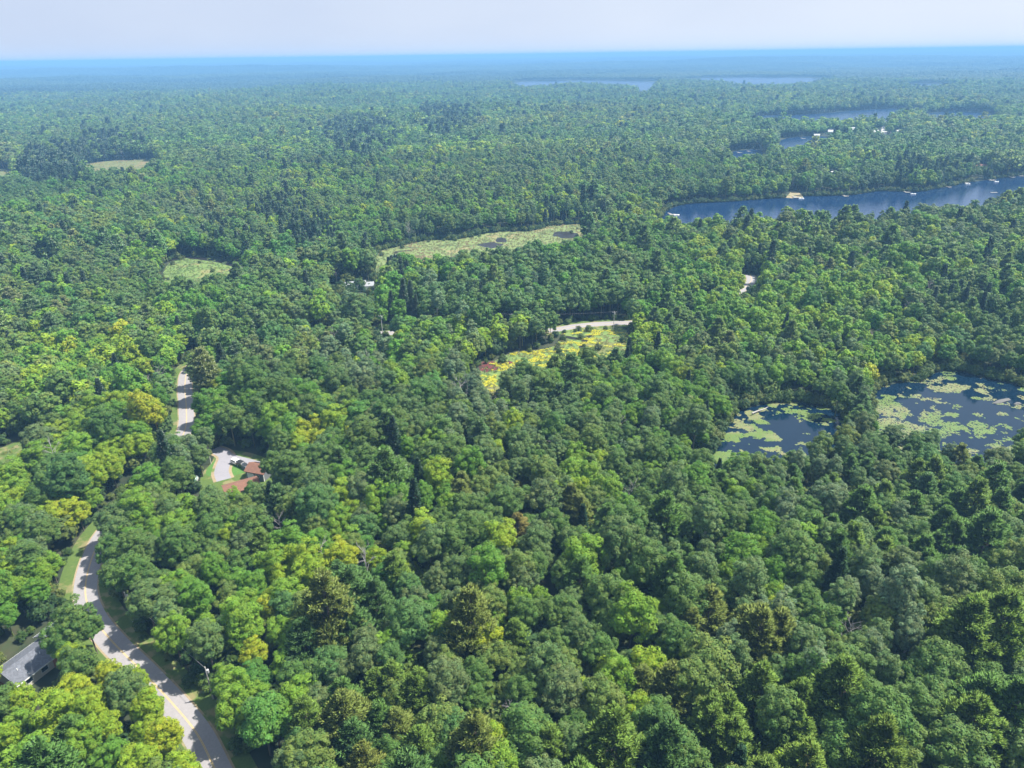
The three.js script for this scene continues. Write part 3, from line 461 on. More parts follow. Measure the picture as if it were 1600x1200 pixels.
// trees read one by one off the photograph, by the middle of the crown: [pixel x, y, kind, tone, scale]
const PLANT = [[30, 1092, 'maple', 2, 0.8], [8, 1100, 'oak', 0, 0.8], [428, 728, 'oak', 0, 1.0], [392, 770, 'oak', 2, 0.72], [366, 780, 'maple', 1, 0.72], [330, 778, 'oak', 1, 0.8], [206, 1062, 'maple', 2, 0.85], [232, 1104, 'maple', 2, 0.9], [258, 1150, 'maple', 3, 0.9], [282, 1196, 'maple', 2, 0.95], [170, 1052, 'maple', 3, 0.8], [118, 980, 'oak', 0, 1.05], [96, 1000, 'oak', 2, 1.0], [140, 985, 'oak', 2, 0.8], [196, 1092, 'oak', 1, 0.95], [268, 700, 'birch', 1, 1], [298, 700, 'birch', 1, 1.1], [322, 690, 'birch', 0, 1], [286, 708, 'birch', 0, 1], [310, 712, 'oak', 1, 0.9], [252, 708, 'oak', 0, 0.9], [210, 900, 'oak', 2, 1.15], [185, 905, 'oak', 0, 0.9], [230, 940, 'oak', 1, 1.1], [262, 965, 'birch', 0, 1.05], [175, 860, 'oak', 2, 1], [325, 1010, 'oak', 1, 1], [352, 1062, 'maple', 1, 0.8], [1345, 640, 'pine', 2, 0.75], [1350, 622, 'birch', 1, 0.8], [1330, 628, 'oak', 1, 0.8], [1310, 622, 'oak', 2, 0.9]];
for (const [px, py, kind, tone, s] of PLANT) { const p = G(px, py, 8.5 * s); TREES.push({ kind, tone, x: p.x, z: p.z, y: groundAt(p.x, p.z), d: Math.hypot(p.x, p.z), s, sy: s * rr(0.95, 1.1), turn: R() * 6.283, v: R(), px, py, j: 1, h: 0 }); }
plantGrid(5.5, 55, 900, (d) => 0.74 + 12 / Math.max(d, 30) + (d < 250 ? 0.25 : 0), 11, 1);
plantGrid(7.6, 900, 3300, () => 0.72, 12, 1.36);

// the largest in view of each kind stand as things of their own, the rest as the forest
const NAMES = { oak: 'oak_tree', maple: 'maple_tree', birch: 'birch_tree', pine: 'pine_tree', spruce: 'spruce_tree', dead: 'dead_tree' };
const CAT = { oak: 'oak tree', maple: 'maple tree', birch: 'birch tree', pine: 'pine tree', spruce: 'spruce tree', dead: 'dead tree' };
const SHAPE = { oak: 'round-crowned oak', maple: 'leafy maple', birch: 'slender birch', pine: 'feathery pine', spruce: 'pointed spruce', dead: 'leafless dead tree' };
const MOST = { oak: 290, maple: 240, birch: 110, pine: 240, spruce: 50, dead: 40 };
const single = new Set();
const seenLabel = new Set();
const ONES = ['zero', 'one', 'two', 'three', 'four', 'five', 'six', 'seven', 'eight', 'nine', 'ten', 'eleven', 'twelve', 'thirteen', 'fourteen', 'fifteen', 'sixteen', 'seventeen', 'eighteen', 'nineteen'], TENS = ['', '', 'twenty', 'thirty', 'forty', 'fifty', 'sixty', 'seventy', 'eighty', 'ninety'];
function inWords(v) { const n = Math.max(0, Math.min(99, Math.round(v * 100))); return n < 20 ? ONES[n] : TENS[Math.floor(n / 10)] + (n % 10 ? '-' + ONES[n % 10] : ''); }
function where(t) {
  if (roadDist(t.x, t.z) < 13) return t.d < 230 ? 'beside the near road' : 'beside the far road';
  if (PONDS.some((p) => edgeDist(area(p), t.x, t.z, 14) < 14)) return 'on the pond shore';
  if (edgeDist(area(YARD), t.x, t.z, 12) < 12) return 'by the rust-roofed house';
  if (edgeDist(area(LOT), t.x, t.z, 12) < 12) return 'by the grey-roofed house';
  if (edgeDist(area(BOG), t.x, t.z, 14) < 14) return 'at the bog edge';
  return 'in the dense canopy';
}
{
  const protoThing = {};
  const order = TREES.filter((t) => t.px > 8 && t.px < W - 8 && t.py > 20 && t.py < H - 14 && t.d < 900).sort((a, b) => a.d - b.d), count = {};
  for (const t of order) {
    const c = (count[t.kind] = (count[t.kind] ?? 0) + 1); if (c > MOST[t.kind]) continue;
    if (t.s < 0.62) continue;
    single.add(t);
    const set = PROTO[t.kind].hi, vi = Math.floor(t.v * set.length), key = t.kind + vi + '_' + t.tone;
    let o;
    if (!protoThing[key]) { o = protoThing[key] = new THREE.Group(); mesh('trunk', set[vi].tg, PROTO[t.kind].bark, o); mesh(t.kind === 'dead' ? 'branches' : 'crown', set[vi].cg, MATS[t.kind][t.tone], o); }
    else o = protoThing[key].clone();
    o.name = numbered(NAMES[t.kind]); o.position.set(t.x, t.y, t.z); o.rotation.set(0, t.turn, 0); o.scale.set(t.s, t.sy, t.s);
    const [cx, cy] = project(t.x, t.y + 10 * t.sy, t.z);
    let label; const size = [t.sy > 1.08 ? 'tall' : t.sy < 0.88 ? 'low' : 'middling', 'broad', 'full', 'lone', 'shaggy', 'fine'];
    for (const w of size) { label = `${w} ${WORDS[t.kind][t.tone]} ${SHAPE[t.kind]} ${where(t)}, ${inWords(cx / W)} percent across and ${inWords(cy / H)} percent down`; if (!seenLabel.has(label)) break; }
    seenLabel.add(label);
    tag(o, label, CAT[t.kind], { oak: 'oaks of the near forest', maple: 'maples of the near forest', birch: 'birches of the near forest', pine: 'pines of the near forest', spruce: 'spruces of the near forest', dead: 'dead trees standing in the forest' }[t.kind]);
    scene.add(o);
  }
}
function stuffGroup(name, label, cat) { const g = new THREE.Group(); g.name = name; tag(g, label, cat, null, 'stuff'); scene.add(g); return g; }
const M4 = new THREE.Matrix4(), Q = new THREE.Quaternion(), PV = vec(0, 0, 0), SV = vec(0, 0, 0), COL = new THREE.Color();
function instanced(name, geo, mat, list, parent) {
  if (!list.length) return; const m = new THREE.InstancedMesh(geo, mat, list.length); m.name = name; m.castShadow = m.receiveShadow = true;
  list.forEach((t, i) => { Q.setFromAxisAngle(UP, t.turn); m.setMatrixAt(i, M4.compose(PV.set(t.x, t.y, t.z), Q, SV.set(t.s, t.sy ?? t.s, t.s))); const c = t.col; m.setColorAt(i, COL.setRGB(c[0], c[1], c[2])); });
  parent.add(m);
}
{
  const groups = { hi: stuffGroup('woodland', 'rest of the nearer forest, smaller and half-hidden trees between the singled-out ones', 'forest'), mid: stuffGroup('mid_forest', 'closed green forest canopy of the middle distance, each tree small', 'forest'), lo: stuffGroup('far_forest', 'distant blue-green forest canopy reading as one mass', 'forest') };
  const bins = {};
  for (const t of TREES) {
    if (single.has(t)) continue;
    const g = t.d < 270 ? 'hi' : t.d < 900 ? 'mid' : 'lo', n = PROTO[t.kind][g].length, k = t.kind + '|' + g + '|' + Math.floor(t.v * n);
    const c = TONES[t.kind][t.tone]; const st = t.d > 300 ? 0.82 + 0.36 * fbm(t.x / 160, t.z / 160, 3, 261) : 1, hh = t.h * (t.d > 600 ? 0.6 : 1) + (t.d > 300 ? (fbm(t.x / 220, t.z / 220, 2, 271) - 0.5) * 0.3 : 0); t.col = [c[0] * t.j * st * (1 + hh), c[1] * t.j * st, c[2] * t.j * st * (1 - hh * 0.5)];
    (bins[k] ??= []).push(t);
  }
  for (const k in bins) { const [kind, g, v] = k.split('|'); instanced(NAMES[kind], PROTO[kind][g][+v].all, kind === 'dead' ? INST_DEAD : kind === 'pine' || kind === 'spruce' ? INST_NEEDLE : INST_MAT, bins[k], groups[g]); }
  // beyond: hillside patches of canopy
  const patch = (seed) => { const r = rng(seed), L = new Leaves(), n = vec(0, 0, 0), p = vec(0, 0, 0), d = vec(0, 0, 0); for (let k = 0; k < 80; k++) { const a = r() * 6.283, q = Math.sqrt(r()) * 48, x = Math.cos(a) * q, z = Math.sin(a) * q, R0 = 3.5 + r() * 2.4, y = 8 + r() * 5, kk = jitterCol(r, 0.55, 0.3); for (let i = 0; i < 13; i++) { d.set(r() * 2 - 1, r() * 1.3 - 0.2, r() * 2 - 1).normalize(); p.set(x + d.x * R0, y + d.y * R0 * 0.9, z + d.z * R0); n.copy(d).addScaledVector(UP, 0.3).normalize(); L.leaf(p, n, 4.2, 0.8, kk, n, 0, r); } } return L.geo(); };
  const geos = [patch(901), patch(902), patch(903)], lists = [[], [], []], r = rng(77);
  for (let d = 3250; d < 19500;) { const cell = 60 + d * 0.0016, n = Math.ceil(1.44 * d / cell); for (let i = 0; i <= n; i++) { const a = -0.72 + (i + (r() - 0.5) * 0.8) / n * 1.44, q = d + (r() - 0.5) * cell * 0.9, x = Math.sin(a) * q, z = -Math.cos(a) * q; if (q < 5200 && openDist(x, z, 52) < 50) continue; const k = fbm(x / 900, z / 500, 3, 251), s = (0.95 + 0.2 * r()) * Math.min(1.25, 1 + d / 30000); const c = mix3([0.05, 0.10, 0.035], k > 0.5 ? [0.085, 0.135, 0.04] : [0.03, 0.066, 0.032], Math.min(1, Math.abs(k - 0.5) * 4.5)); lists[Math.floor(r() * 3)].push({ x, y: groundAt(x, z), z, turn: r() * 6.283, s, sy: Math.min(s * 0.9, 1.5), col: c }); } d += cell * 0.86; }
  const hg = stuffGroup('hill_forest', 'blue hazy forest covering the far hills to the horizon', 'forest'); geos.forEach((g, i) => instanced('canopy_patch', g, INST_MAT, lists[i], hg));
  // saplings and bushes under the trees and along every edge
  const bush = [0, 1].map((k) => broadleaf(700 + k, { rad: 1.25, base: 0.1, top: 2.0 + k * 0.5, lobesN: 26, perLobe: 26, leaf: 0.34, lobeR: 0.5, trunk: 0.04, limbs: 3 })).map((b) => b.crown.geo()), bl = [[], []], rb = rng(78), bcell = 3.2;
  const bushAt = (x, z, s) => { const c = [[0.07, 0.13, 0.03], [0.10, 0.16, 0.03], [0.05, 0.10, 0.03], [0.13, 0.17, 0.04]][Math.floor(rb() * 4)]; bl[Math.floor(rb() * 2)].push({ x, y: groundAt(x, z), z, turn: rb() * 6.283, s, sy: s * (0.8 + 0.5 * rb()), col: c }); };
  for (let i = -110; i <= 110; i++) for (let j = 0; j < 150; j++) { const x = (i + (rb() - 0.5)) * bcell, z = -(j + (rb() - 0.5)) * bcell - 50, d = Math.hypot(x, z); if (Math.abs(Math.atan2(x, -z)) > 0.8) continue; const o = openDist(x, z, 6), q = roadDist(x, z); if (o < 0.8 || q < 4.6) continue; const edge = Math.min(o, q - 4) < 4.5; if (rb() < (edge ? 0.75 : d < 300 ? 0.42 : 0.16)) bushAt(x, z, edge ? rr(0.6, 1.6, rb) : rr(1.2, 3.6, rb)); }
  for (const P of [LAKES.lake, ...PONDS, MARSH]) for (let i = 0; i < P.length; i++) { const a = P[i], b = P[(i + 1) % P.length], L = a.distanceTo(b); for (let k = 0; k < L / 1.6; k++) { const t = (k + rb()) / (L / 1.6), nx = (b.z - a.z) / L, nz = -(b.x - a.x) / L, o = rr(0.4, 3, rb), x = lerp(a.x, b.x, t), z = lerp(a.z, b.z, t), sg = openDist(x + nx * 1.5, z + nz * 1.5, 5) > 0.5 ? 1 : -1; if (openDist(x + nx * o * sg, z + nz * o * sg, 5) > 0.2 && beforeHouse(x, z) === 1) bushAt(x + nx * o * sg, z + nz * o * sg, rr(0.9, 1.9, rb)); } }
  const bg = stuffGroup('undergrowth', 'bushes and saplings under the trees and along the road edges', 'undergrowth'); bush.forEach((g, i) => instanced('bush', g, INST_MAT, bl[i], bg));
  // sedge and reed tufts over the open wet ground, some shrubs there too
  const tuft = () => { const r2 = rng(55), L = new Leaves(), d = vec(0, 0, 0), p = vec(0, 0, 0); for (let i = 0; i < 26; i++) { p.set((r2() - 0.5) * 1.2, 0, (r2() - 0.5) * 1.2); d.set((r2() - 0.5) * 0.9, 1, (r2() - 0.5) * 0.9).normalize(); L.spray(p, d, 0.5 + r2() * 0.5, 0.07, jitterCol(r2, 0.3, 0.25), r2); } return L.geo(); };
  const tl = [], rt = rng(79);
  for (const [P, n, cols] of [[BOG, 1500, [[0.15, 0.22, 0.05], [0.24, 0.24, 0.09], [0.12, 0.17, 0.05]]], [MARSH, 6500, [[0.14, 0.21, 0.06], [0.22, 0.23, 0.09], [0.28, 0.22, 0.11]]], [MEADOW, 1600, [[0.13, 0.22, 0.05], [0.17, 0.22, 0.06]]], [CLEAR, 160, [[0.2, 0.24, 0.05]]], [FIELD, 900, [[0.34, 0.28, 0.14]]]]) { const A = area(P); for (let k = 0; k < n; k++) { const x = rr(A.x0, A.x1, rt), z = rr(A.z0, A.z1, rt); if (!inside(A, x, z) || WET.some((w) => inside(w, x, z))) continue; const c = cols[Math.floor(fbm(x / 14, z / 14, 2, 66) * cols.length * 0.999)], s = rr(0.5, 1.15, rt); tl.push({ x, y: 0.03, z, turn: rt() * 6.283, s, sy: s, col: c }); } }
  const tg = stuffGroup('sedge', 'sedge and reed tufts over the marsh, bog and meadow', 'sedge'); instanced('tuft', tuft(), INST_NEEDLE, tl, tg);
  const sl = [], rs = rng(80);
  for (const [P, n, m] of [[BOG, 46, 3], [MARSH, 70, 6], [MEADOW, 24, 4]]) { const A = area(P); for (let k = 0; k < n * 3; k++) { const x = rr(A.x0, A.x1, rs), z = rr(A.z0, A.z1, rs); if (!inside(A, x, z)) continue; let e = 99; for (let i = 0, j = P.length - 1; i < P.length; j = i++) e = Math.min(e, segDist(x, z, P[i], P[j])); if (e > m && rs() < 0.85) continue; sl.push({ x, y: 0, z, turn: rs() * 6.283, s: rr(0.6, 1.5, rs), col: [[0.07, 0.12, 0.03], [0.10, 0.13, 0.05], [0.12, 0.17, 0.04]][Math.floor(rs() * 3)] }); } }
  const sg = stuffGroup('wetland_shrubs', 'low shrubs scattered along the edges of the marsh and bog', 'shrubs'); instanced('shrub', bush[0], INST_MAT, sl, sg);
}

// ------------------------------------------------------------------ lily pads on the pond, yellow mats in the bog
{
  const r = rng(91), pads = [[], []];
  for (const P of PONDS) for (let k = 0, A = area(P); k < 110000; k++) {
    const x = rr(A.x0, A.x1, r), z = rr(A.z0, A.z1, r); if (!inside(A, x, z)) continue;
    const big = fbm(x / 12 + 4, z / 9, 4, 301), med = fbm(x / 4.2, z / 3.2, 3, 311), f = big * 0.55 + med * 0.58;
    const t0 = P === PONDS[1] ? 0.575 : 0.6; if (f < t0 || r() > 0.25 + 0.5 * sstep(t0, t0 + 0.12, f)) continue;
    const dry = fbm(x / 10, z / 10, 2, 321); pads[r() < 0.5 ? 0 : 1].push({ x, y: 0.062 + r() * 0.02, z, turn: r() * 6.283, s: rr(0.14, 0.34, r), sy: 1, col: mix3([0.10, 0.16, 0.03], [0.165, 0.18, 0.07], sstep(0.4, 0.65, dry)).map((v) => v * rr(0.8, 1.15, r)) });
  }
  const disc = (a) => { const g = new THREE.CircleGeometry(1, 9, 0.2 + a, 5.7); g.rotateX(-Math.PI / 2); g.deleteAttribute('uv'); const c = new Float32Array(g.attributes.position.count * 3).fill(1); g.setAttribute('color', new THREE.BufferAttribute(c, 3)); return g; };
  const padMat = std({ color: 0xffffff, roughness: 0.55, side: THREE.DoubleSide, vertexColors: true });
  const g = stuffGroup('lily_pads', 'yellow-green lily pads floating in patches on the dark pond', 'lily pads'); pads.forEach((l, i) => instanced('lily_pad', disc(i), padMat, l, g));
  const B = area(BOG), yl = [], spots = [[824, 572, 22, 6], [850, 572, 20, 5], [862, 558, 22, 6], [874, 562, 18, 5], [902, 550, 16, 4], [838, 562, 18, 4], [812, 566, 12, 4]];
  for (let k = 0; k < 60000; k++) { const x = rr(B.x0, B.x1, r), z = rr(B.z0, B.z1, r); if (!inside(B, x, z)) continue; const [px, py] = project(x, 0, z); let f = 0; for (const s of spots) f = Math.max(f, 1 - Math.hypot((px - s[0]) / s[2], (py - s[1]) / s[3])); f += (fbm(x / 4, z / 2.5, 4, 331) - 0.5) * 2.2; if (f < 0.2 || r() < 0.25) continue; yl.push({ x, y: 0.08 + r() * 0.25, z, turn: r() * 6.283, s: rr(0.14, 0.36, r), sy: 1, col: mix3([0.52, 0.44, 0.015], [0.26, 0.34, 0.03], r() * 0.85) }); }
  const yg = stuffGroup('yellow_bog_plants', 'bright yellow flowering mats across the bog', 'bog plants'); instanced('yellow_leaf', disc(0.4), padMat, yl, yg);
}
const DECKA = std({ color: new THREE.Color(0.42, 0.17, 0.06) }), DECKB = std({ color: new THREE.Color(0.34, 0.14, 0.06) }), tyreMat = std({ color: new THREE.Color(0.02, 0.02, 0.02) }), rimMat = std({ color: new THREE.Color(0.45, 0.46, 0.48), roughness: 0.5 }), paleWood = std({ color: new THREE.Color(0.46, 0.44, 0.42) }), wireMat = std({ color: new THREE.Color(0.25, 0.25, 0.26), roughness: 0.6 }), dockMat = std({ color: new THREE.Color(0.30, 0.285, 0.26) }), rockMat = std({ color: new THREE.Color(0.12, 0.118, 0.115) });
// ------------------------------------------------------------------ houses
function box(w, h, d, x = 0, y = 0, z = 0) { const g = new THREE.BoxGeometry(w, h, d); g.translate(x, y, z); return g; }
function metric(g) { const p = g.attributes.position, n = g.attributes.normal, uv = []; for (let i = 0; i < p.count; i++) { const ax = Math.abs(n.getX(i)), az = Math.abs(n.getZ(i)); uv.push(ax > az && ax > 0.5 ? p.getZ(i) : p.getX(i), ax > az && ax > 0.5 ? p.getY(i) : az > 0.8 ? p.getY(i) : p.getZ(i)); } g.setAttribute('uv', new THREE.Float32BufferAttribute(uv, 2)); return g; }
// walls of a gabled block, its ridge along x
function gableWalls(len, dep, h, rise) { const s = new THREE.Shape(); s.moveTo(-dep / 2, 0); s.lineTo(dep / 2, 0); s.lineTo(dep / 2, h); s.lineTo(0, h + rise); s.lineTo(-dep / 2, h); s.closePath(); const g = new THREE.ExtrudeGeometry(s, { depth: len, bevelEnabled: false }); g.translate(0, 0, -len / 2); g.rotateY(Math.PI / 2); return g; }
function roofSlope(len, dep, h, rise, side, over = 0.45, thick = 0.16) {     // one slope with its eave and verge overhang
  const run = dep / 2, sl = rise / run, y0 = h - over * sl, s = new THREE.Shape(); s.moveTo(0, h + rise + 0.02); s.lineTo(run + over, y0 + 0.02); s.lineTo(run + over, y0 + thick); s.lineTo(0, h + rise + thick + 0.03); s.closePath();
  const g = new THREE.ExtrudeGeometry(s, { depth: len + over * 2, bevelEnabled: false }); g.translate(0, 0, -len / 2 - over); g.rotateY(-Math.PI / 2); if (side < 0) g.rotateY(Math.PI); return metric(g);
}
function block(parent, len, dep, h, rise, wallMat, roofMat, at = [0, 0, 0], fascia) {
  const put = (name, g, m) => { g.translate(...at); return mesh(name, g, m, parent); };
  put('wall', gableWalls(len, dep, h, rise), wallMat);
  const rf = put('roof', mergeGeometries([roofSlope(len, dep, h, rise, 1), roofSlope(len, dep, h, rise, -1)]), roofMat);
  if (fascia) { const e = 0.45, y = h - e * rise / (dep / 2) + 0.02; put('fascia', box(len + 1, 0.24, 0.06, 0, y, dep / 2 + e + 0.035), whiteMat); put('fascia', box(len + 1, 0.24, 0.06, 0, y, -dep / 2 - e - 0.035), whiteMat); }
  return rf;
}
function windows(parent, list, z, at = [0, 0, 0]) { for (const [x, y, w, h] of list) { const f = mesh('window', mergeGeometries([box(w + 0.2, 0.1, 0.1, x, y + h / 2 + 0.05, z), box(w + 0.2, 0.1, 0.1, x, y - h / 2 - 0.05, z), box(0.1, h, 0.1, x - w / 2 - 0.05, y, z), box(0.1, h, 0.1, x + w / 2 + 0.05, y, z)]).translate(...at), whiteMat, parent); mesh('pane', box(w, h, 0.04, x, y, z).translate(...at), glassMat, f); } }
const yawOf = (a, b) => Math.atan2(-(b.z - a.z), b.x - a.x);
{ // grey-roofed house by the near road
  const yaw = yawOf(G(13, 1055, 4), G(56, 1023, 4)), c = G(43, 1025, 4).setY(0), o = thing('grey_roofed_house', 'grey-shingled house half hidden by trees left of the near road', 'house', c, yaw);
  block(o, 10.5, 7.6, 2.7, 1.7, creamWall, roofGrey, [0, 0, 0], true);
  block(o, 5.4, 6.2, 3.5, 1.4, creamWall, roofGrey, [7.6, 0, -1.2], true);
  windows(o, [[-3, 1.5, 1.4, 1.1], [0.4, 1.5, 1.4, 1.1]], 3.83); windows(o, [[7.2, 1.9, 1.3, 1.1]], 1.93);
  for (const x of [-3.4, 1.6]) mesh('roof_vent', new THREE.CylinderGeometry(0.09, 0.09, 0.7, 8).translate(x, 3.9, 1.6), whiteMat, o);
  mesh('door', box(0.95, 2.05, 0.06, 2.8, 1.05, 3.84), brickWall, o);
  const d = thing('wooden_deck', 'orange-brown wooden deck at the left edge beside the grey-roofed house', 'deck', G(2, 1063, 0.6).setY(0), yaw);
  for (let i = 0; i < 12; i++) mesh('plank', box(0.27, 0.05, 3, -1.65 + i * 0.3, 0.62, 0), i % 3 ? DECKA : DECKB, d);
  for (const [x, z] of [[-1.6, -1.3], [1.6, -1.3], [-1.6, 1.3], [1.6, 1.3]]) mesh('post', box(0.14, 0.6, 0.14, x, 0.3, z), DECKB, d);
}
{ // rust-roofed house and what stands in its yard
  const a = G(352, 761, 3.2), b = G(395, 749, 3.2), o = thing('rust_roofed_house', 'low house with long rust-red roof below the lawn and driveway', 'house', a.clone().lerp(b, 0.55).setY(0), yawOf(a, b));
  block(o, 9.6, 5.4, 2.3, 0.9, greyWall, roofRust, [0, 0, 0], false);
  const wing = new THREE.Group(); block(o, 3.6, 4.2, 2.15, 0.7, greyWall, roofRust, [-3.2, 0, 3.6], false);
  windows(o, [[-2, 1.4, 1.2, 0.9], [1.6, 1.4, 1.2, 0.9]], -2.73); mesh('door', box(0.95, 2, 0.06, 3.4, 1.02, -2.74), whiteMat, o);
  const c = G(406, 735, 2), g = thing('rust_roofed_garage', 'grey-walled outbuilding with small rust roof at the driveway end', 'garage', c.clone().setY(0), -0.32);
  block(g, 6.4, 5.2, 2.9, 1.3, greyWall, roofRust, [0, 0, 0], false); mesh('corner_board', box(0.22, 2.9, 0.22, 3.2, 1.45, 2.6), whiteMat, g); windows(g, [[0.8, 1.6, 1.3, 0.9]], 2.63);
  mesh('door', box(2.4, 2.2, 0.06, -1.6, 1.12, 2.64), whiteMat, g);
  const w0 = G(377, 729, 0.8), w1 = G(394, 738, 0.8), f = thing('yard_fence', 'dark grey board fence between the lawn and the outbuilding', 'fence', w0.clone().lerp(w1, 0.5).setY(0), yawOf(w0, w1)), L = w0.distanceTo(w1);
  for (let i = 0; i < 16; i++) mesh('board', box(L / 16 - 0.03, 1.5, 0.05, -L / 2 + (i + 0.5) * L / 16, 0.78, 0), greyWall, f);
  for (let i = 0; i <= 2; i++) mesh('post', box(0.12, 1.7, 0.12, -L / 2 + i * L / 2, 0.85, -0.09), woodMat, f);
  const dr = new THREE.CatmullRomCurve3(far([334, 702], [348, 708], [353, 714], [349, 726], [346, 738], [350, 750])).getSpacedPoints(40), d2 = new THREE.CatmullRomCurve3(far([350, 712], [362, 717], [378, 721], [400, 727])).getSpacedPoints(30);
  const dv = new THREE.Group(); dv.name = 'driveway'; tag(dv, 'grey looping driveway beside the small lawn', 'driveway', null, 'structure'); scene.add(dv);
  mesh('gravel_edge', ribbonGeo(dr, 0, 6.2, 0.055), sandMat, dv); mesh('paving', ribbonGeo(dr, 0, 4.4, 0.06), driveMat, dv); mesh('paving', ribbonGeo(d2, 0, 4.6, 0.066), driveMat, dv);
  sheet('lawn', smooth([...far([357, 727], [372, 727], [388, 734], [386, 738], [370, 742], [357, 746], [353, 738])], 1.5, 0.8, 3), 0.05, lawnMat, 'small mown green lawn inside the driveway loop', 'lawn');
  sheet('lawn', smooth([...far([322, 738], [332, 722], [342, 714], [343, 722], [338, 736], [328, 744])], 1.5, 0.8, 4), 0.047, lawnMat, 'yellowish grass strip left of the driveway', 'lawn');
}
{ // house in mid forest
  const o = thing('pale_roofed_house', 'pale grey-roofed white house alone in mid forest left of centre', 'house', HOUSE3.clone().setY(groundAt(HOUSE3.x, HOUSE3.z)), 0.25);
  block(o, 11, 8, 2.9, 1.9, whiteMat, std({ color: new THREE.Color(0.3, 0.31, 0.33), roughness: 0.8 }), [0, 0, 0], true);
  block(o, 4.5, 5, 2.6, 1.3, whiteMat, std({ color: new THREE.Color(0.3, 0.31, 0.33), roughness: 0.8 }), [7.6, 0, 0.6], true);
  windows(o, [[-3, 1.6, 1.4, 1.2], [0, 1.6, 1.4, 1.2], [3, 1.6, 1.4, 1.2]], 4.03); mesh('door', box(1, 2.1, 0.06, 1.5, 1.05, 4.04), greyWall, o);
}
const ROOFS = { white: std({ color: new THREE.Color(0.5, 0.5, 0.49) }), grey: std({ color: new THREE.Color(0.5, 0.5, 0.52) }), rust: roofRust };
COTTAGES.forEach((c, i) => { const y = groundAt(c.p.x, c.p.z), o = thing('cottage', c.label, 'cottage', c.p.clone().setY(y), (i % 3 - 1) * 0.3); const q = c.len / 12; block(o, c.len, 8 * q, 3.4 * q, 2.4 * q, whiteMat, ROOFS[c.roof], [0, 0, 0], false); windows(o, [[-c.len / 4, 1.9 * q, 1.6 * q, 1.3 * q], [c.len / 4, 1.9 * q, 1.6 * q, 1.3 * q]], 4 * q + 0.03); mesh('door', box(1.1 * q, 2.2 * q, 0.08, 0, 1.1 * q, 4 * q + 0.04), greyWall, o); });

// ------------------------------------------------------------------ cars
function car(label, pos, turn, paint, glass) {
  const o = thing('parked_car', label, 'car', pos, turn), prof = (pts, w, bev) => { const s = new THREE.Shape(pts.map((p) => new THREE.Vector2(...p))), g = new THREE.ExtrudeGeometry(s, { depth: w - bev * 2, bevelEnabled: true, bevelSize: bev, bevelThickness: bev, bevelSegments: 2 }); g.translate(0, 0, -w / 2 + bev); return g; };
  mesh('body', prof([[-2.25, 0.4], [2.2, 0.4], [2.28, 0.75], [2.1, 0.95], [0.95, 1.06], [-2.2, 1.06], [-2.3, 0.8]], 1.8, 0.08), paint, o);
  mesh('cabin', prof([[-2.05, 1.04], [1.0, 1.04], [0.3, 1.62], [-1.75, 1.66]], 1.62, 0.1), paint, o);
  mesh('windscreen', box(0.05, 0.72, 1.36).rotateZ(0.88).translate(0.76, 1.36, 0), glass, o); mesh('rear_window', box(0.05, 0.5, 1.34).rotateZ(-0.4).translate(-2.02, 1.36, 0), glass, o);
  for (const z of [-0.82, 0.82]) { mesh('side_window', box(1.9, 0.36, 0.03, -0.65, 1.36, z), glass, o); for (const x of [-1.4, 1.42]) { const w = mesh('wheel', new THREE.CylinderGeometry(0.35, 0.35, 0.24, 18).rotateX(Math.PI / 2).translate(x, 0.35, z), tyreMat, o); mesh('rim', new THREE.CylinderGeometry(0.2, 0.2, 0.26, 12).rotateX(Math.PI / 2).translate(x, 0.35, z), rimMat, w); } mesh('headlight', box(0.06, 0.14, 0.34, 2.3, 0.82, z * 0.75), whiteMat, o); mesh('mirror', box(0.12, 0.12, 0.2, 0.75, 1.12, z * 1.18), paint, o); }
}
const paintCar = (c) => new THREE.MeshPhysicalMaterial({ color: new THREE.Color(...c), roughness: 0.4, clearcoat: 1, clearcoatRoughness: 0.08 });
car('white car parked on the driveway by the rust-roofed house', G(370, 723, 0.6).setY(0.07), yawOf(G(366, 722), G(376, 726)), paintCar([0.8, 0.8, 0.8]), glassMat);
car('dark car parked behind the white one on the driveway', G(379, 727, 0.6).setY(0.07), yawOf(G(374, 725), G(384, 729)), paintCar([0.03, 0.032, 0.036]), glassMat);
car('white car with teal windows among trees left of the driveway', G(303, 753, 0.6).setY(0.03), yawOf(G(306, 745), G(299, 762)), paintCar([0.8, 0.82, 0.82]), new THREE.MeshPhysicalMaterial({ color: new THREE.Color(0.08, 0.42, 0.48), roughness: 0.15 }));

// ------------------------------------------------------------------ poles and wires
function pole(p, h, label, turn = 0, mat = woodMat, bare = false) {
  const o = thing('utility_pole', label, 'utility pole', p, turn); mesh('shaft', new THREE.CylinderGeometry(0.11, 0.16, h, 10).translate(0, h / 2, 0), mat, o);
  const arm = mat === paleWood && bare ? null : mesh('crossarm', box(2.4, 0.14, 0.12, 0, h - 0.5, 0.16), mat, o); if (arm) for (const x of [-1.05, 0, 1.05]) mesh('insulator', new THREE.CylinderGeometry(0.05, 0.07, 0.22, 8).translate(x, h - 0.32, 0.16), whiteMat, arm);
  mesh('transformer', new THREE.CylinderGeometry(0.24, 0.24, 0.8, 12).translate(0.34, h - 1.4, 0), rimMat, o);
  return { p, h, turn };
}
function wire(a, b, label) { const A = a.p.clone().setY(a.p.y + a.h - 0.3), B = b.p.clone().setY(b.p.y + b.h - 0.3), m = A.clone().lerp(B, 0.5); m.y -= 1.2; const g = new THREE.TubeGeometry(new THREE.QuadraticBezierCurve3(A, m, B), 20, 0.03, 4); tag(mesh('power_line', g, wireMat, scene), label, 'power line', 'power lines along the road'); }
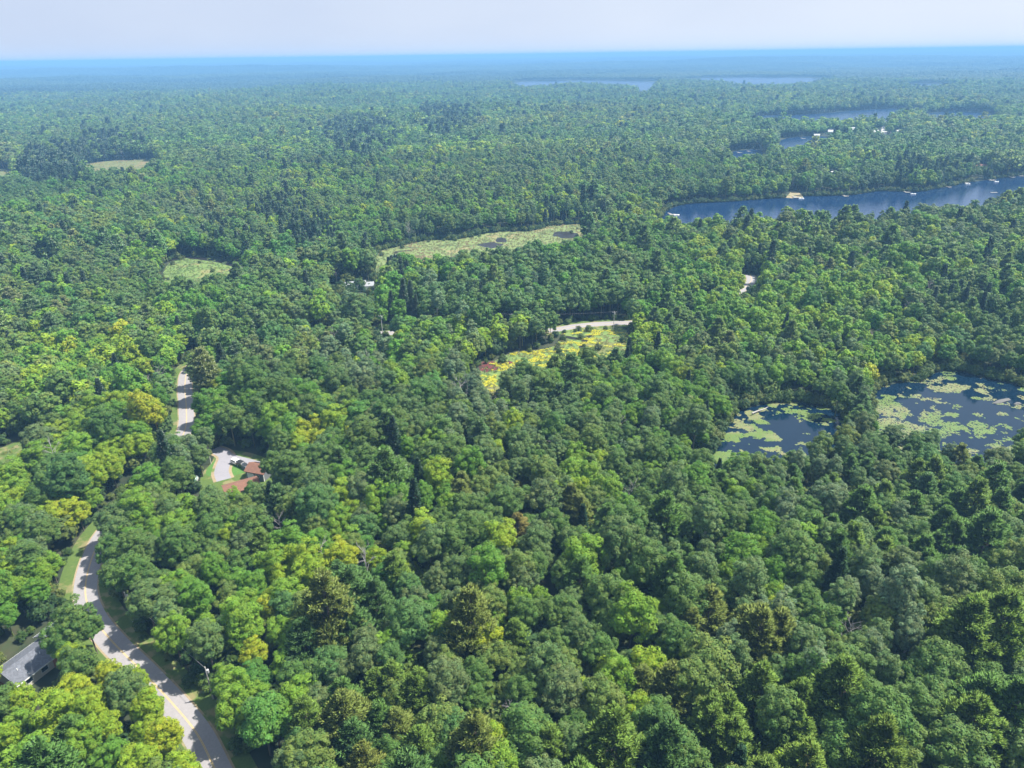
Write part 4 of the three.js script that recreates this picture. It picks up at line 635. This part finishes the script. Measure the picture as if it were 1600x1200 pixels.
{
  const P = (px, py, h) => G(px, py, h).setY(0), p1 = pole(P(320, 1042, 9), 9, 'pale bare utility pole among trees right of the near road', 0.7, paleWood, true), p0 = pole(P(194, 925, 9), 9, 'bare utility pole on the verge at the shaded bend of the near road', 0.7, paleWood, true);
  const p3 = pole(P(960, 486, 9.5), 9.5, 'utility pole with crossarm beside the pale road above the bog', 0.1, paleWood), p4 = pole(P(595, 492, 9.5), 9.5, 'thin pale pole in the forest beside the road glimpse', 0.1, paleWood), p5 = pole(P(648, 479, 8), 8, 'short white-topped pole in the forest left of the bog', 0.1, paleWood), p6 = pole(P(800, 490, 9), 9, 'pole half hidden by trees left of the pale road', 0.1, paleWood);
  wire(p0, p1, 'thin power line over the shaded verge of the near road'); wire(p6, p3, 'thin power line in front of the dark trees above the bog'); wire(p5, p6, 'thin power line crossing the forest left of the bog');
}

// ------------------------------------------------------------------ docks and boats on the lakes
function dock(px, py, label, size = 1, turn = 0) { const p = G(px, py, 0.4).setY(0.1), o = thing('dock', label, 'dock', p, turn, 'docks on the lakes'); size *= 0.62; mesh('walkway', box(1.6, 0.12, 9 * size, 0, 0.5, -3.5 * size), dockMat, o); mesh('platform', box(7.5 * size, 0.14, 3.4 * size, 0, 0.5, 1.8 * size), dockMat, o); for (const [x, z] of [[-3.4, 0.4], [3.4, 0.4], [-3.4, 3.2], [3.4, 3.2]]) mesh('post', new THREE.CylinderGeometry(0.12, 0.12, 1.6, 8).translate(x * size, 0.4, z * size), woodMat, o); }
dock(1049, 335, 'pale dock at the left tip of the long lake', 1.1, 0.3); dock(1243, 308.5, 'pale dock in front of the sandy beach', 1.2, 0.1); dock(1321, 306.5, 'pale dock right of the beach beside a grassy bank', 1, 0.2); dock(1417, 300.5, 'pale dock midway along the far shore of the lake', 1, 0.2); dock(1483, 292.5, 'small dock on the bend of the far shore', 0.8, 0.4); dock(1509, 285.5, 'pale dock left of the big shaded pines at the shore', 1, 0.3); dock(1549, 281.5, 'long pale dock near the right edge of the far shore', 1.3, 0.2); dock(1581, 277, 'pale dock second from the right edge', 1, 0.2); dock(1595, 275, 'pale dock at the right edge of the lake', 0.9, 0.2); dock(1141, 240.5, 'pale dock at the left of the narrow inlet', 1.2, 0.2); dock(1155, 238.5, 'white dock in the middle of the narrow inlet', 1.3, 0.2); dock(1170, 236.5, 'pale dock in front of the inlet trees', 1, 0.2); dock(1183, 234, 'small dock at the mouth of the narrow inlet', 1, 0.2); dock(1255, 216.5, 'pale dock on the small bay below the cottages', 1.3, 0.2);
tag(mesh('swim_raft', mergeGeometries([box(6, 0.3, 2, 0, 0.2, 0), box(6.2, 0.06, 2.2, 0, 0.39, 0)]).translate(...G(1553, 301, 0.2).setY(0).toArray()), dockMat, scene), 'long pale raft afloat near the near shore of the lake', 'raft');
function boat(px, py, label, turn) { const o = thing('motorboat', label, 'motorboat', G(px, py, 0.4).setY(0.06), turn, 'white motorboats at the docks'); o.scale.setScalar(0.8); const s = new THREE.Shape(); s.moveTo(-3, -1.05); s.lineTo(1.2, -1.1); s.quadraticCurveTo(2.6, -0.8, 3.3, 0); s.quadraticCurveTo(2.6, 0.8, 1.2, 1.1); s.lineTo(-3, 1.05); s.closePath(); const g = new THREE.ExtrudeGeometry(s, { depth: 0.75, bevelEnabled: true, bevelSize: 0.12, bevelThickness: 0.12, bevelSegments: 2 }); g.rotateX(-Math.PI / 2); mesh('hull', g, whiteMat, o); mesh('windscreen', box(0.06, 0.55, 1.5).rotateZ(0.5).translate(0.6, 1.2, 0), glassMat, o); mesh('seat', box(1.4, 0.3, 1.5, -1.2, 1.02, 0), whiteMat, o); mesh('outboard_motor', box(0.4, 0.9, 0.4, -3.3, 0.9, 0), rimMat, o); }
boat(1057, 336, 'white motorboat beside the dock at the left tip of the lake', 0.3); boat(1252, 310, 'white motorboat moored by the beach dock', 0.2); boat(1512, 287.5, 'white motorboat moored below the shaded pines', 0.1); boat(1557, 284, 'white motorboat at the long dock near the right edge', 0.2); boat(1427, 303, 'white motorboat beside the dock midway along the far shore', 0.1);

// ------------------------------------------------------------------ a red sapling, rocks and a fallen log
{
  const g = broadleaf(801, { rad: 1.5, base: 1, top: 4.2, lobesN: 40, perLobe: 40, leaf: 0.34, lobeR: 0.5, trunk: 0.07, limbs: 4 });
  const put = (px, py, s, c, label) => { const p = G(px, py, 12.5), o = thing('red_maple_sapling', label, 'maple sapling', p.clone().setY(groundAt(p.x, p.z))); o.scale.set(s, s * 2.9, s); mesh('trunk', g.trunk.geo(), barkMat, o); mesh('crown', g.crown.geo(), leafMat(c), o); };
  put(727, 914, 0.75, [0.34, 0.07, 0.03], 'small bright red maple amid dark oaks in the lower middle'); put(835, 1165, 0.4, [0.32, 0.12, 0.04], 'small orange-red sapling near the bottom edge below centre');
  const rock = (px, py, sx, sy, sz, label) => { const q = new THREE.IcosahedronGeometry(1, 4), p = q.attributes.position, v = vec(0, 0, 0); for (let i = 0; i < p.count; i++) { v.fromBufferAttribute(p, i); v.multiplyScalar(0.75 + 0.5 * fbm(v.x * 1.5 + v.y + px, v.z * 1.5 - v.y, 4, 17)); p.setXYZ(i, v.x * sx, v.y * sy, v.z * sz); } q.computeVertexNormals(); const o = mesh('rock', q, rockMat, scene); o.position.copy(G(px, py, 0.3)).setY(0.1); o.rotation.y = 0.4; tag(o, label, 'rock'); };
  rock(1566, 626, 4.6, 0.5, 1.0, 'long pale grey rock ledge at the right shore of the pond'); rock(1590, 630, 1.6, 0.45, 0.8, 'small pale rock beside the pond at the right edge');
  const lg = new THREE.CylinderGeometry(0.28, 0.16, 11, 9, 10); { const p = lg.attributes.position; for (let i = 0; i < p.count; i++) p.setX(i, p.getX(i) + Math.sin(p.getY(i) * 0.4) * 0.25); lg.computeVertexNormals(); } lg.rotateZ(Math.PI / 2 - 0.06);
  const o = mesh('fallen_log', lg, deadMat, scene); o.position.copy(G(1188, 641, 0.4)).setY(0.45); o.rotation.y = 0.7; tag(o, 'pale fallen log lying over the left shore of the pond', 'log');
}
renderer.render(scene, camera);
